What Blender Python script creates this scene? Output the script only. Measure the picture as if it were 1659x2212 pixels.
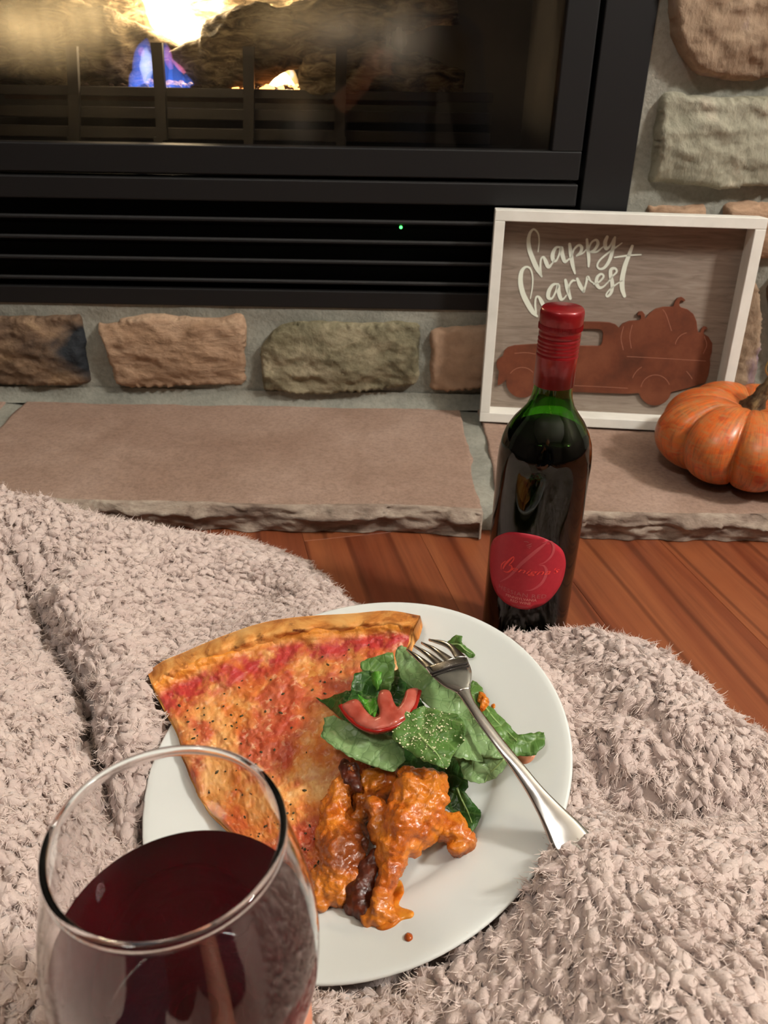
import bpy, bmesh, math, random
import numpy as np
from mathutils import Vector, Matrix
from mathutils.geometry import delaunay_2d_cdt

random.seed(7); rng = np.random.default_rng(7)
for o in list(bpy.data.objects): bpy.data.objects.remove(o, do_unlink=True)
SC = bpy.context.scene
COL = SC.collection

# ------------------------------------------------------------------ camera
W, H, F = 1659, 2212, 1740.0
PITCH, ROLL, CAMZ = math.radians(29.4), math.radians(.985), .4557
_f = np.array([0, math.cos(PITCH), -math.sin(PITCH)]); _r = np.array([1., 0, 0]); _u = np.cross(_r, _f)
AX = np.array([math.cos(ROLL)*_r + math.sin(ROLL)*_u, -math.sin(ROLL)*_r + math.cos(ROLL)*_u, _f])
CAM = np.array([0, 0, CAMZ])
cd = bpy.data.cameras.new('camera'); cam = bpy.data.objects.new('camera', cd); COL.objects.link(cam)
cam.matrix_world = Matrix(((AX[0][0], AX[1][0], -AX[2][0], 0), (AX[0][1], AX[1][1], -AX[2][1], 0),
                           (AX[0][2], AX[1][2], -AX[2][2], CAMZ), (0, 0, 0, 1)))
cd.sensor_fit = 'VERTICAL'; cd.sensor_height = 36; cd.lens = F/H*36
cd.clip_start = .01; cd.clip_end = 30
cd.dof.use_dof = True; cd.dof.focus_distance = .52; cd.dof.aperture_fstop = 18
SC.camera = cam

# ------------------------------------------------------------------ world, light, exposure
wd = bpy.data.worlds.new('world'); SC.world = wd; wd.use_nodes = True
wd.node_tree.nodes['Background'].inputs[0].default_value = (.05, .045, .04, 1)
wd.node_tree.nodes['Background'].inputs[1].default_value = 1
vs = SC.view_settings; vs.view_transform = 'Standard'; vs.look = 'None'; vs.gamma = 1; vs.use_curve_mapping = False
vs.exposure = 0.08
LAMP_POS = (1.50, -.02, 1.62); LAMP_STRENGTH = 295; LAMP_COL = (1, .965, .91)
DOME_POS = (-.75, -.75, 2.36); DOME_STRENGTH = 52; DOME_COL = (1, .97, .92)
FIRE_W = 10

cy = SC.cycles; cy.max_bounces = 9; cy.diffuse_bounces = 3; cy.glossy_bounces = 4; cy.transmission_bounces = 9; cy.transparent_max_bounces = 8; cy.volume_bounces = 0

# ------------------------------------------------------------------ helpers
def ray(x, y): return ((x-W/2)/F)*AX[0] - ((y-H/2)/F)*AX[1] + AX[2]
def onz(x, y, z): d = ray(x, y); return CAM + d*(z-CAM[2])/d[2]
def ony(x, y, Y): d = ray(x, y); return CAM + d*(Y-CAM[1])/d[1]
def s2l(c):
    return tuple((v/12.92 if v <= .04045 else ((v+.055)/1.055)**2.4) for v in c)
def hx(h): h = h.lstrip('#'); return s2l([int(h[i:i+2], 16)/255 for i in (0, 2, 4)]) + (1,)

def _hash(i, j, k):
    n = (i*374761393 + j*668265263 + k*2147483647 + 1013904223) & 0xffffffff
    n = ((n ^ (n >> 13))*1274126177) & 0xffffffff
    n = (n ^ (n >> 16)) & 0xffffffff
    return n/4294967295.0
def vnoise(p):
    p = np.asarray(p, float); i = np.floor(p).astype(np.int64); f = p - i; f = f*f*(3-2*f)
    r = 0
    for dx in (0, 1):
        wx = f[:, 0] if dx else 1-f[:, 0]
        for dy in (0, 1):
            wy = f[:, 1] if dy else 1-f[:, 1]
            for dz in (0, 1):
                wz = f[:, 2] if dz else 1-f[:, 2]
                r = r + wx*wy*wz*_hash(i[:, 0]+dx, i[:, 1]+dy, i[:, 2]+dz)
    return r*2-1
def fbm(p, octv=4, gain=.5):
    p = np.asarray(p, float); a, s, r = 1., 1., 0
    for o in range(octv):
        r = r + a*vnoise(p*s + 17.3*o); a *= gain; s *= 2.03
    return r

def link(ob, parent=None):
    COL.objects.link(ob)
    if parent is not None:
        ob.parent = parent
        ob.matrix_parent_inverse = Matrix.Translation(-Vector(root_loc(parent)))
    return ob
def root_loc(o):
    return tuple(o.get('_base', (0, 0, 0))) if False else BASE.get(o.name, (0, 0, 0))
BASE = {}
def thing(name, label, cat, loc=(0, 0, 0), group=None):
    o = bpy.data.objects.new(name, None); COL.objects.link(o); o.location = [float(v) for v in loc]; BASE[o.name] = tuple(o.location)
    o.empty_display_size = .02
    return tag(o, label, cat, group)
def tag(o, label=None, cat=None, group=None, kind=None):
    if label: o['label'] = label
    if cat: o['category'] = cat
    if group: o['group'] = group
    if kind: o['kind'] = kind
    return o
def mk(name, verts, faces, mat, parent=None, smooth=True, uv=None):
    me = bpy.data.meshes.new(name); me.from_pydata([tuple(map(float, v)) for v in verts], [], [tuple(map(int, f)) for f in faces])
    if smooth: me.polygons.foreach_set('use_smooth', [True]*len(me.polygons))
    me.validate(); me.update()
    if uv is not None:
        l = me.uv_layers.new(name='UVMap'); vi = np.empty(len(me.loops), np.int32); me.loops.foreach_get('vertex_index', vi)
        l.data.foreach_set('uv', np.asarray(uv, np.float32)[vi].ravel())
    ob = bpy.data.objects.new(name, me)
    if mat: me.materials.append(mat)
    return link(ob, parent)
def from_bm(name, bm, mat, parent=None, smooth=False):
    me = bpy.data.meshes.new(name); bm.to_mesh(me); bm.free()
    if smooth: me.polygons.foreach_set('use_smooth', [True]*len(me.polygons))
    if mat: me.materials.append(mat)
    return link(bpy.data.objects.new(name, me), parent)
def bevel_mod(o, w, seg=2):
    m = o.modifiers.new('bevel', 'BEVEL'); m.width = w; m.segments = seg; m.limit_method = 'ANGLE'; return o
def box(name, x0, x1, y0, y1, z0, z1, mat, parent=None, bev=.0, kind=None):
    v = [(x, y, z) for x in (x0, x1) for y in (y0, y1) for z in (z0, z1)]
    f = [(0, 1, 3, 2), (4, 6, 7, 5), (0, 4, 5, 1), (2, 3, 7, 6), (0, 2, 6, 4), (1, 5, 7, 3)]
    o = mk(name, v, f, mat, parent, smooth=False)
    if bev: bevel_mod(o, bev)
    if kind: o['kind'] = kind
    return o
def gridmesh(P, close_u=False):
    n, m = P.shape[:2]; V = P.reshape(-1, 3); fs = []
    for i in range(n-1 + (1 if close_u else 0)):
        a, b = i*m, ((i+1) % n)*m
        for j in range(m-1): fs.append((a+j, b+j, b+j+1, a+j+1))
    return V, fs
def lathe(name, prof, cx, cy, mat, parent=None, n=64, rfun=None):
    """prof: list of (r, z) from bottom to top; closed with fans where r == 0"""
    V, Fc, rings = [], [], []
    for r, z in prof:
        if r < 1e-6: rings.append([len(V)]); V.append((cx, cy, z)); continue
        ids = []
        for k in range(n):
            a = 2*math.pi*k/n; ids.append(len(V)); V.append((cx+r*math.cos(a), cy+r*math.sin(a), z))
        rings.append(ids)
    for A, B in zip(rings, rings[1:]):
        if len(A) == 1 and len(B) == 1: continue
        for k in range(n):
            k2 = (k+1) % n
            if len(A) == 1: Fc.append((A[0], B[k2], B[k]))
            elif len(B) == 1: Fc.append((A[k], A[k2], B[0]))
            else: Fc.append((A[k], A[k2], B[k2], B[k]))
    ob = mk(name, V, Fc, mat, parent)
    q = bmesh.new(); q.from_mesh(ob.data); bmesh.ops.recalc_face_normals(q, faces=q.faces); q.to_mesh(ob.data); q.free()
    return ob
def tube_np(path, radii, n=14, cap=True, flat=1.0, seed=0, rough=0., fq=20, twist=0):
    path = np.asarray(path, float); radii = np.asarray(radii, float); m = len(path)
    T = np.gradient(path, axis=0); T /= np.linalg.norm(T, axis=1)[:, None]+1e-12
    up = np.array([0., 0, 1]) if abs(T[0][2]) < .9 else np.array([0., 1, 0])
    N = np.cross(T[0], up); N /= np.linalg.norm(N); V = []
    for i in range(m):
        N = N - T[i]*(N@T[i]); N /= np.linalg.norm(N); B = np.cross(T[i], N)
        for k in range(n):
            a = 2*math.pi*k/n + twist*i; V.append(path[i] + radii[i]*(math.cos(a)*N + flat*math.sin(a)*B))
    V = np.array(V)
    if rough:
        nr = fbm(V*fq+seed, 4); ctr = np.repeat(path, n, axis=0); V = ctr + (V-ctr)*(1+rough*nr)[:, None]
    Fc = [(i*n+k, i*n+(k+1) % n, (i+1)*n+(k+1) % n, (i+1)*n+k) for i in range(m-1) for k in range(n)]
    V = list(V)
    if cap:
        V.append(path[0]); V.append(path[-1]); a, b = len(V)-2, len(V)-1
        Fc += [(a, (k+1) % n, k) for k in range(n)] + [(b, (m-1)*n+k, (m-1)*n+(k+1) % n) for k in range(n)]
    return V, Fc
def smooth_path(pts, n):
    """Catmull-Rom through rows of pts (any dimension)"""
    P = np.asarray(pts, float); P = np.vstack([2*P[0]-P[1], P, 2*P[-1]-P[-2]]); out = []
    k = len(P)-3
    for t in np.linspace(0, k-1e-9, n):
        i = int(t); u = t-i; a, b, c, d = P[i:i+4]
        out.append(.5*((2*b)+(-a+c)*u+(2*a-5*b+4*c-d)*u*u+(-a+3*b-3*c+d)*u**3))
    return np.array(out)
def smooth_closed(pts, n):
    P = np.asarray(pts, float); k = len(P); out = []
    for t in np.linspace(0, k, n, endpoint=False):
        i = int(t); u = t-i; a, b, c, d = P[(i-1) % k], P[i % k], P[(i+1) % k], P[(i+2) % k]
        out.append(.5*((2*b)+(-a+c)*u+(2*a-5*b+4*c-d)*u*u+(-a+3*b-3*c+d)*u**3))
    return np.array(out)
def inside(poly, pts):
    poly = np.asarray(poly); x, y = pts[:, 0], pts[:, 1]; r = np.zeros(len(pts), bool); j = len(poly)-1
    for i in range(len(poly)):
        xi, yi = poly[i]; xj, yj = poly[j]
        c = ((yi > y) != (yj > y)) & (x < (xj-xi)*(y-yi)/(yj-yi+1e-15)+xi); r ^= c; j = i
    return r
def fill2d(outline, step):
    """triangulate a 2-D polygon with interior points; returns verts2d, faces, number of outline verts"""
    o = np.asarray(outline, float); lo, hi = o.min(0), o.max(0)
    gx, gy = np.meshgrid(np.arange(lo[0], hi[0], step), np.arange(lo[1], hi[1], step)); g = np.c_[gx.ravel(), gy.ravel()]
    g = g + rng.uniform(-.2, .2, g.shape)*step
    g = g[inside(o, g)]
    if len(g):
        d = np.min(np.hypot(g[:, None, 0]-o[None, :, 0], g[:, None, 1]-o[None, :, 1]), axis=1); g = g[d > step*.45]
    V = [Vector(map(float, p)) for p in np.vstack([o, g])]; n = len(o)
    r = delaunay_2d_cdt(V, [(i, (i+1) % n) for i in range(n)], [list(range(n))], 1, 1e-7)
    return np.array([tuple(v) for v in r[0]]), [tuple(f) for f in r[2]]
def slab_from(top, faces, off):
    """closed shell: top verts, their triangles, offset vector(s) to the underside"""
    n = len(top); V = np.vstack([top, np.asarray(top)+off]); Fc = [tuple(f) for f in faces] + [tuple(i+n for i in f[::-1]) for f in faces]
    cnt = {}
    for f in faces:
        for a, b in zip(f, f[1:]+f[:1]): cnt[(a, b)] = 1
    for (a, b) in list(cnt):
        if (b, a) not in cnt: Fc.append((b, a, a+n, b+n))
    return V, Fc
def blob(name, caps, voxel, mat, parent=None, disp=(), smooth=3, uvsp=12):
    """one continuous skin over tapered capsules (p0, r0, p1, r1)"""
    bm = bmesh.new()
    for p0, r0, p1, r1 in caps:
        p0, p1 = np.array(p0), np.array(p1); L = np.linalg.norm(p1-p0); k = max(2, int(L/(min(r0, r1)*.45))+2)
        for t in np.linspace(0, 1, k):
            c = p0+(p1-p0)*t; r = r0+(r1-r0)*t
            bmesh.ops.create_icosphere(bm, subdivisions=2, radius=r, matrix=Matrix.Translation(Vector(c)))
    me = bpy.data.meshes.new('tmp'); bm.to_mesh(me); bm.free(); ob = bpy.data.objects.new('tmp', me); COL.objects.link(ob)
    m = ob.modifiers.new('r', 'REMESH'); m.mode = 'VOXEL'; m.voxel_size = voxel
    if smooth: s = ob.modifiers.new('s', 'SMOOTH'); s.factor = .5; s.iterations = smooth
    dg = bpy.context.evaluated_depsgraph_get(); dg.update(); ev = ob.evaluated_get(dg)
    nm = bpy.data.meshes.new_from_object(ev); bpy.data.objects.remove(ob); bpy.data.meshes.remove(me)
    n = len(nm.vertices); co = np.empty(n*3); nm.vertices.foreach_get('co', co); co = co.reshape(-1, 3)
    no = np.empty(n*3); nm.vertices.foreach_get('normal', no); no = no.reshape(-1, 3); d = 0
    for amp, fq, sd, oc in disp: d = d + amp*fbm(co*fq+sd, oc)
    if len(disp): co = co + no*np.asarray(d)[:, None]
    nm.vertices.foreach_set('co', co.ravel()); nm.polygons.foreach_set('use_smooth', [True]*len(nm.polygons)); nm.update()
    nm.name = name; nm.materials.clear(); nm.materials.append(mat)
    return link(bpy.data.objects.new(name, nm), parent)

# ------------------------------------------------------------------ materials
class M:
    def __init__(s, name, rough=.5, base=None, spec=.5, metal=0, **kw):
        s.m = bpy.data.materials.new(name); s.m.use_nodes = True; s.t = s.m.node_tree
        s.b = s.t.nodes['Principled BSDF']; s.out = s.t.nodes['Material Output']
        s.set('Roughness', rough); s.set('Metallic', metal); s.set('Specular IOR Level', spec)
        if base: s.set('Base Color', base)
        for k, v in kw.items(): s.set(k.replace('_', ' '), v)
    def set(s, k, v): s.b.inputs[k].default_value = v
    def n(s, typ, **kw):
        nd = s.t.nodes.new('ShaderNode'+typ)
        for k, v in kw.items():
            if k.startswith('i_'): nd.inputs[k[2:].replace('_', ' ')].default_value = v
            else: setattr(nd, k, v)
        return nd
    def l(s, a, b): s.t.links.new(a, b)
    def coord(s, scale=(1, 1, 1), rot=(0, 0, 0), kind='Object', loc=(0, 0, 0)):
        tc = s.n('TexCoord'); mp = s.n('Mapping'); mp.inputs['Scale'].default_value = scale; mp.inputs['Rotation'].default_value = rot; mp.inputs['Location'].default_value = loc
        s.l(tc.outputs[kind], mp.inputs['Vector']); return mp.outputs[0]
    def noise(s, vec, scale, detail=6, rough=.55, dist=0.):
        nd = s.n('TexNoise'); nd.inputs['Scale'].default_value = scale; nd.inputs['Detail'].default_value = detail
        nd.inputs['Roughness'].default_value = rough; nd.inputs['Distortion'].default_value = dist
        s.l(vec, nd.inputs['Vector']); return nd.outputs['Fac']
    def voronoi(s, vec, scale, feat='F1', out='Distance'):
        nd = s.n('TexVoronoi'); nd.feature = feat; nd.inputs['Scale'].default_value = scale; s.l(vec, nd.inputs['Vector']); return nd.outputs[out]
    def ramp(s, fac, stops, interp='LINEAR'):
        nd = s.n('ValToRGB'); nd.color_ramp.interpolation = interp; e = nd.color_ramp.elements
        while len(e) < len(stops): e.new(.5)
        for el, (p, c) in zip(e, stops): el.position = p; el.color = c if len(c) == 4 else (*c, 1)
        s.l(fac, nd.inputs[0]); return nd.outputs[0]
    def val(s, fac, a, b, lo=0., hi=1.):
        nd = s.n('MapRange'); nd.inputs[1].default_value = a; nd.inputs[2].default_value = b; nd.inputs[3].default_value = lo; nd.inputs[4].default_value = hi
        s.l(fac, nd.inputs[0]); return nd.outputs[0]
    def mix(s, fac, a, b, mode='MIX'):
        nd = s.n('Mix'); nd.data_type = 'RGBA'; nd.blend_type = mode
        for sock, v in ((nd.inputs[0], fac), (nd.inputs[6], a), (nd.inputs[7], b)):
            if hasattr(v, 'links') or hasattr(v, 'is_output'): s.l(v, sock)
            else: sock.default_value = v
        return nd.outputs[2]
    def math(s, op, a, b=0.):
        nd = s.n('Math'); nd.operation = op
        for sock, v in ((nd.inputs[0], a), (nd.inputs[1], b)):
            if hasattr(v, 'is_output'): s.l(v, sock)
            else: sock.default_value = v
        return nd.outputs[0]
    def color(s, sock): s.l(sock, s.b.inputs['Base Color']); return s
    def roughs(s, sock): s.l(sock, s.b.inputs['Roughness']); return s
    def bump(s, h, strength=.4, dist=.002):
        nd = s.n('Bump'); nd.inputs['Strength'].default_value = strength; nd.inputs['Distance'].default_value = dist
        s.l(h, nd.inputs['Height']); s.l(nd.outputs[0], s.b.inputs['Normal']); return s

def stone_mat(name, cols, scale=14, stretch=(1, 1, 1), dark=None, bumpd=.004):
    m = M(name, rough=.82, spec=.3); v = m.coord(stretch); a = m.noise(v, scale, 8, .62, .6)
    k = len(cols); c = m.ramp(a, [(.28+.44*i/(k-1), cl) for i, cl in enumerate(cols)])
    f = m.noise(v, scale*7, 5, .7); c = m.mix(.35, c, m.ramp(f, [(.3, (.25, .25, .25, 1)), (.7, (1, 1, 1, 1))]), 'MULTIPLY')
    if dark: c = m.mix(m.val(m.noise(v, scale*.5, 4, .5, 1.), .53, .66), c, dark)
    vn = m.voronoi(v, scale*2.2, 'DISTANCE_TO_EDGE')
    m.color(c); m.bump(m.math('ADD', m.math('MULTIPLY', a, 1.5), m.math('ADD', m.math('MULTIPLY', f, .7), m.math('MULTIPLY', vn, .0))), .8, bumpd)
    return m.m
def plain(name, col, rough=.5, spec=.5, metal=0, bumps=None, vary=.0, vs=30):
    m = M(name, rough, col, spec, metal)
    v = m.coord()
    if vary:
        nn = m.noise(v, vs, 5); m.color(m.mix(nn, tuple(c*(1-vary) for c in col[:3])+(1,), tuple(min(1, c*(1+vary)) for c in col[:3])+(1,)))
    if bumps: m.bump(m.noise(v, bumps[0], 5), bumps[1], bumps[2])
    return m.m
def mix_shader(m, fac, a, b):
    nd = m.n('MixShader')
    if hasattr(fac, 'is_output'): m.l(fac, nd.inputs[0])
    else: nd.inputs[0].default_value = fac
    m.l(a, nd.inputs[1]); m.l(b, nd.inputs[2]); return nd.outputs[0]
def emit_mat(name, col, strength, alpha=1.0):
    m = M(name); e = m.n('Emission'); e.inputs[0].default_value = col; e.inputs[1].default_value = strength
    o = e.outputs[0]
    if alpha < 1:
        tr = m.n('BsdfTransparent'); o = mix_shader(m, alpha, tr.outputs[0], o)
    m.l(o, m.out.inputs[0]); return m.m

# ================================================================== the room
YW = 1.052                               # face of the mortar wall
ZH = .035                                # top of the hearth slabs
XL, XR, YB, ZC = -2.3, 2.3, -3.0, 2.42
m_wall = plain('painted_wall', hx('5a5149'), .8, .2, bumps=(90, .15, .002))
m_ceil = plain('ceiling_paint', hx('e6dfd2'), .9, .1, bumps=(60, .2, .002))
box('wall_left', XL-.1, XL, YB, YW+.6, 0, ZC, m_wall, kind='structure')
box('wall_right', XR, XR+.1, YB, YW+.6, 0, ZC, m_wall, kind='structure')
box('wall_rear', XL-.1, XR+.1, YB-.1, YB, 0, ZC, m_wall, kind='structure')
box('ceiling', XL-.1, XR+.1, YB-.1, YW+.6, ZC, ZC+.1, m_ceil, kind='structure')

# ---- wood floor: boards laid at an angle
mw = M('reddish_floorboard', rough=.34, spec=.45)
oi = mw.n('ObjectInfo')
off = mw.n('VectorMath', operation='SCALE'); cmb = mw.n('CombineXYZ'); mw.l(oi.outputs['Random'], cmb.inputs[0]); mw.l(oi.outputs['Random'], cmb.inputs[1]); mw.l(oi.outputs['Random'], cmb.inputs[2])
mw.l(cmb.outputs[0], off.inputs[0]); off.inputs['Scale'].default_value = 13.
tc = mw.n('TexCoord'); ad = mw.n('VectorMath', operation='ADD'); mw.l(tc.outputs['Object'], ad.inputs[0]); mw.l(off.outputs[0], ad.inputs[1])
mp = mw.n('Mapping'); mp.inputs['Scale'].default_value = (11, .8, 4); mw.l(ad.outputs[0], mp.inputs[0]); v = mp.outputs[0]
mp2 = mw.n('Mapping'); mp2.inputs['Scale'].default_value = (95, 3.5, 20); mw.l(ad.outputs[0], mp2.inputs[0])
g1 = mw.noise(v, 1.0, 5, .6, 1.6); g2 = mw.noise(mp2.outputs[0], 1., 4, .7, .3)
wv = mw.n('TexWave'); wv.wave_type = 'BANDS'; wv.bands_direction = 'X'; wv.inputs['Scale'].default_value = .62; wv.inputs['Distortion'].default_value = 9.; wv.inputs['Detail'].default_value = 3; wv.inputs['Detail Scale'].default_value = .6
mw.l(v, wv.inputs['Vector'])
c = mw.ramp(g1, [(.28, hx('602c1a')), (.45, hx('793f26')), (.6, hx('8a4e2f')), (.78, hx('6c3620'))])
c = mw.mix(mw.val(wv.outputs['Fac'], .93, 1.0, 0, .55), c, hx('41190d'))
c = mw.mix(.5, c, mw.ramp(g2, [(.30, (.55, .5, .48, 1)), (.52, (1, 1, 1, 1))]), 'MULTIPLY')
mw.color(c); mw.roughs(mw.val(g2, .3, .7, .42, .30)); mw.bump(g2, .12, .0006); m_board = mw.m
m_sub = plain('subfloor', hx('2a140b'), .9)
floor = box('floor', XL-.1, XR+.1, YB-.1, YW+.6, -.06, -.0125, m_sub, kind='structure')
ang = math.atan2(.236, 1.0); PW, PL = .127, 1.26
bm = bmesh.new(); bmesh.ops.create_cube(bm, size=1, matrix=Matrix.Diagonal((PW-.0002, PL-.0002, .012, 1)))
bmesh.ops.bevel(bm, geom=bm.edges[:], offset=.0003, segments=1, affect='EDGES')
pm = bpy.data.meshes.new('board'); bm.to_mesh(pm); bm.free(); pm.materials.append(m_board)
dv = np.array([-math.sin(ang), math.cos(ang)]); sv = np.array([math.cos(ang), math.sin(ang)]); o0 = np.array([-.086, .742])
for i in range(-9, 13):
    for j in range(-2, 3):
        c2 = o0 + sv*PW*(i+.5) + dv*(PL*(j+.5) + .43*((i*7) % 5)/2)
        if c2[1] > YW+.8 or abs(c2[0]) > XR-.5 or c2[1] < -1.3: continue
        o = bpy.data.objects.new('board', pm); COL.objects.link(o); o.parent = floor
        o.location = (float(c2[0]), float(c2[1]), -.0062); o.rotation_euler = (0, 0, ang)

# ---- stone wall round the fireplace
m_mort = M('grey_mortar', rough=.93, spec=.2); v = m_mort.coord(); a = m_mort.noise(v, 9, 6, .6); b = m_mort.noise(v, 160, 4, .7)
m_mort.color(m_mort.mix(.4, m_mort.ramp(a, [(.3, hx('77766c')), (.5, hx('8d8c81')), (.7, hx('9b978a'))]), m_mort.ramp(b, [(.3, (.45, .45, .45, 1)), (.6, (1, 1, 1, 1))]), 'MULTIPLY'))
m_mort.bump(m_mort.math('ADD', m_mort.math('MULTIPLY', m_mort.noise(v, 22, 6, .6), 2.), b), .6, .0025); m_mort = m_mort.m
OX0, OX1, OZ0, OZ1 = -.82, .292, .170, .93
V, Fc = [], []
for (x0, x1, z0, z1) in ((XL, OX0, 0, ZC), (OX1, XR, 0, ZC), (OX0, OX1, 0, OZ0), (OX0, OX1, OZ1, ZC)):
    k = len(V); V += [(x, y, z) for x in (x0, x1) for y in (YW+.006, YW+.5) for z in (z0, z1)]
    Fc += [tuple(k+i for i in f) for f in ((0, 1, 3, 2), (4, 6, 7, 5), (0, 4, 5, 1), (2, 3, 7, 6), (0, 2, 6, 4), (1, 5, 7, 3))]
wallb = tag(mk('wall_back', V, Fc, m_mort, smooth=False), 'stone chimney wall with grey mortar around the fireplace', kind='structure')
xs = np.r_[np.arange(OX0-.5, OX0, .02), np.linspace(OX0, OX1, 90), np.arange(OX1+.008, 1.0, .008)]
zs = np.r_[np.linspace(0, OZ0, 28), np.arange(OZ0+.01, OZ1, .01), np.linspace(OZ1, 1.2, 12)]
X, Z = np.meshgrid(xs, zs, indexing='ij'); P = np.stack([X, 0*X, Z], -1).reshape(-1, 3)
dx = np.maximum(np.maximum(OX0-P[:, 0], P[:, 0]-OX1), 0); dz = np.maximum(np.maximum(OZ0-P[:, 2], P[:, 2]-OZ1), 0)
edge = np.clip(np.hypot(dx, dz)/.02, 0, 1)
P[:, 1] = YW - .0015 - edge*(.003*fbm(P*28, 4)+.003*fbm(P*9+5, 2)) + .0
nx_, nz_ = len(xs), len(zs); Fc = []
for i in range(nx_-1):
    for j in range(nz_-1):
        mx, mz = (xs[i]+xs[i+1])/2, (zs[j]+zs[j+1])/2
        if OX0 < mx < OX1 and OZ0 < mz < OZ1: continue
        Fc.append((i*nz_+j, (i+1)*nz_+j, (i+1)*nz_+j+1, i*nz_+j+1))
mk('mortar_joints', P, Fc, m_mort, wallb)

def stone(outline, mat, proud=.014, rough=.005, seed=0, name='stone', px=True):
    o = np.array([ony(x, y, YW-proud*.6)[[0, 2]] for x, y in outline]) if px else np.array(outline)
    K = 84; o = smooth_closed(o, K); o = o + .0018*np.c_[fbm(np.c_[o*75, np.full(K, seed)], 3), fbm(np.c_[o*75, np.full(K, seed+9)], 3)]
    v2, f2 = fill2d(o, .0032); d = np.min(np.hypot(v2[:, None, 0]-o[None, :, 0], v2[:, None, 1]-o[None, :, 1]), axis=1)
    q = np.c_[v2[:, 0], np.zeros(len(v2)), v2[:, 1]]; r_ = np.random.default_rng(seed+100); c = o.mean(0); sz = (o.max(0)-o.min(0))/2
    h = np.full(len(v2), proud+rough*.6)
    wq = v2+.010*np.c_[fbm(q*22+seed, 3), fbm(q*22+seed+31, 3)]
    for k in range(16):     # chipped facets
        an = r_.uniform(0, 2*math.pi); off = r_.uniform(.25, .95); s_ = r_.uniform(.25, .9)
        u_ = ((wq[:, 0]-c[0])*math.cos(an)/sz[0]+(wq[:, 1]-c[1])*math.sin(an)/sz[1])
        h = np.minimum(h, proud+rough*.6-s_*rough*2.4*(u_-off*.75))
    h = h+rough*(.30*fbm(q*np.array([40, 1, 55])+seed, 5, .6)-.55*np.abs(fbm(q*np.array([18, 1, 42])+seed*2, 4)))
    h = np.clip(h, .003, proud*1.6)*np.clip(d/.0055, 0, 1)**.45
    top = np.c_[v2[:, 0], YW-h, v2[:, 1]]
    low = np.c_[v2[:, 0], np.full(len(v2), YW+.006), v2[:, 1]]
    V, Fc = slab_from(top, [tuple(f) for f in f2], low-top); ob = mk(name, V, Fc, mat, wallb)
    q_ = bmesh.new(); q_.from_mesh(ob.data); bmesh.ops.recalc_face_normals(q_, faces=q_.faces); q_.to_mesh(ob.data); q_.free()
    return ob
ms_dark = stone_mat('dark_brown_stone', [hx('3b2f28'), hx('6a5442'), hx('8d7259'), hx('b09370')], 11, (1, 1, 1.6), hx('23262a'))
ms_tan = stone_mat('pinkish_tan_stone', [hx('7d5f48'), hx('a58468'), hx('b7967a'), hx('c4a88a')], 22, (.7, 1, 1.6))
ms_olive = stone_mat('mossy_olive_stone', [hx('4f4a38'), hx('7b735a'), hx('988d72'), hx('b5a68a')], 16, (1, 1, 1.2), hx('625a40'))
ms_peach = stone_mat('smooth_peach_stone', [hx('977962'), hx('ac8d74'), hx('b89a80')], 8, bumpd=.002)
ms_brown = stone_mat('weathered_brown_stone', [hx('6d5742'), hx('8f7760'), hx('a28a72'), hx('8a7480')], 13, (1.6, 1, .8))
ms_pale = stone_mat('pale_green_grey_stone', [hx('6a6654'), hx('8f8b78'), hx('a5a08c'), hx('b0a28f')], 11, (1.5, 1, .8), hx('75705a'))
stone([(-110, 692), (-40, 685), (60, 686), (160, 682), (172, 690), (180, 740), (188, 790), (194, 815), (186, 832), (100, 834), (0, 834), (-110, 832)], ms_dark, .016, .009, 1)
stone([(206, 705), (220, 703), (250, 702), (262, 692), (330, 682), (400, 688), (470, 690), (522, 686), (530, 745), (529, 800), (526, 832), (470, 836), (400, 836), (300, 838), (250, 832), (238, 800), (228, 760), (218, 735)], ms_tan, .018, .007, 2)
stone([(596, 712), (620, 702), (680, 698), (780, 700), (898, 698), (908, 720), (905, 780), (900, 828), (850, 842), (760, 848), (680, 854), (600, 846), (570, 846), (563, 800), (562, 755)], ms_olive, .020, .008, 3)
stone([(932, 712), (1000, 706), (1060, 702), (1130, 706), (1140, 760), (1138, 838), (1060, 842), (940, 845), (930, 820), (930, 760)], ms_peach, .012, .003, 4)
stone([(1175, 712), (1300, 708), (1360, 712), (1366, 790), (1358, 846), (1240, 850), (1180, 848), (1172, 780)], ms_tan, .014, .004, 5)
stone([(1452, -80), (1450, 0), (1455, 60), (1470, 110), (1497, 152), (1532, 166), (1600, 178), (1680, 168), (1770, 130), (1800, 20), (1780, -80), (1600, -110)], ms_brown, .024, .008, 6)
stone([(1428, 216), (1445, 198), (1500, 206), (1560, 210), (1700, 208), (1790, 214), (1800, 330), (1780, 398), (1660, 402), (1580, 411), (1500, 404), (1440, 398), (1406, 392), (1412, 350), (1420, 270)], ms_pale, .022, .008, 7)
stone([(1398, 452), (1420, 446), (1500, 442), (1528, 452), (1530, 520), (1520, 575), (1440, 578), (1390, 570)], ms_tan, .014, .005, 8)
stone([(1572, 446), (1600, 438), (1650, 436), (1760, 440), (1800, 470), (1790, 545), (1700, 560), (1590, 556), (1562, 530), (1566, 470)], ms_tan, .018, .006, 9)
stone([(1556, 600), (1600, 590), (1632, 596), (1646, 680), (1640, 780), (1628, 856), (1590, 868), (1562, 850), (1552, 720)], ms_brown, .018, .006, 10)
stone([(1672, 600), (1760, 590), (1850, 600), (1856, 700), (1848, 830), (1760, 850), (1690, 846), (1668, 730)], ms_dark, .018, .006, 11)
stone([(1390, 606), (1460, 600), (1524, 606), (1526, 700), (1520, 840), (1440, 850), (1385, 846), (1384, 720)], ms_olive, .016, .005, 12)
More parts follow.
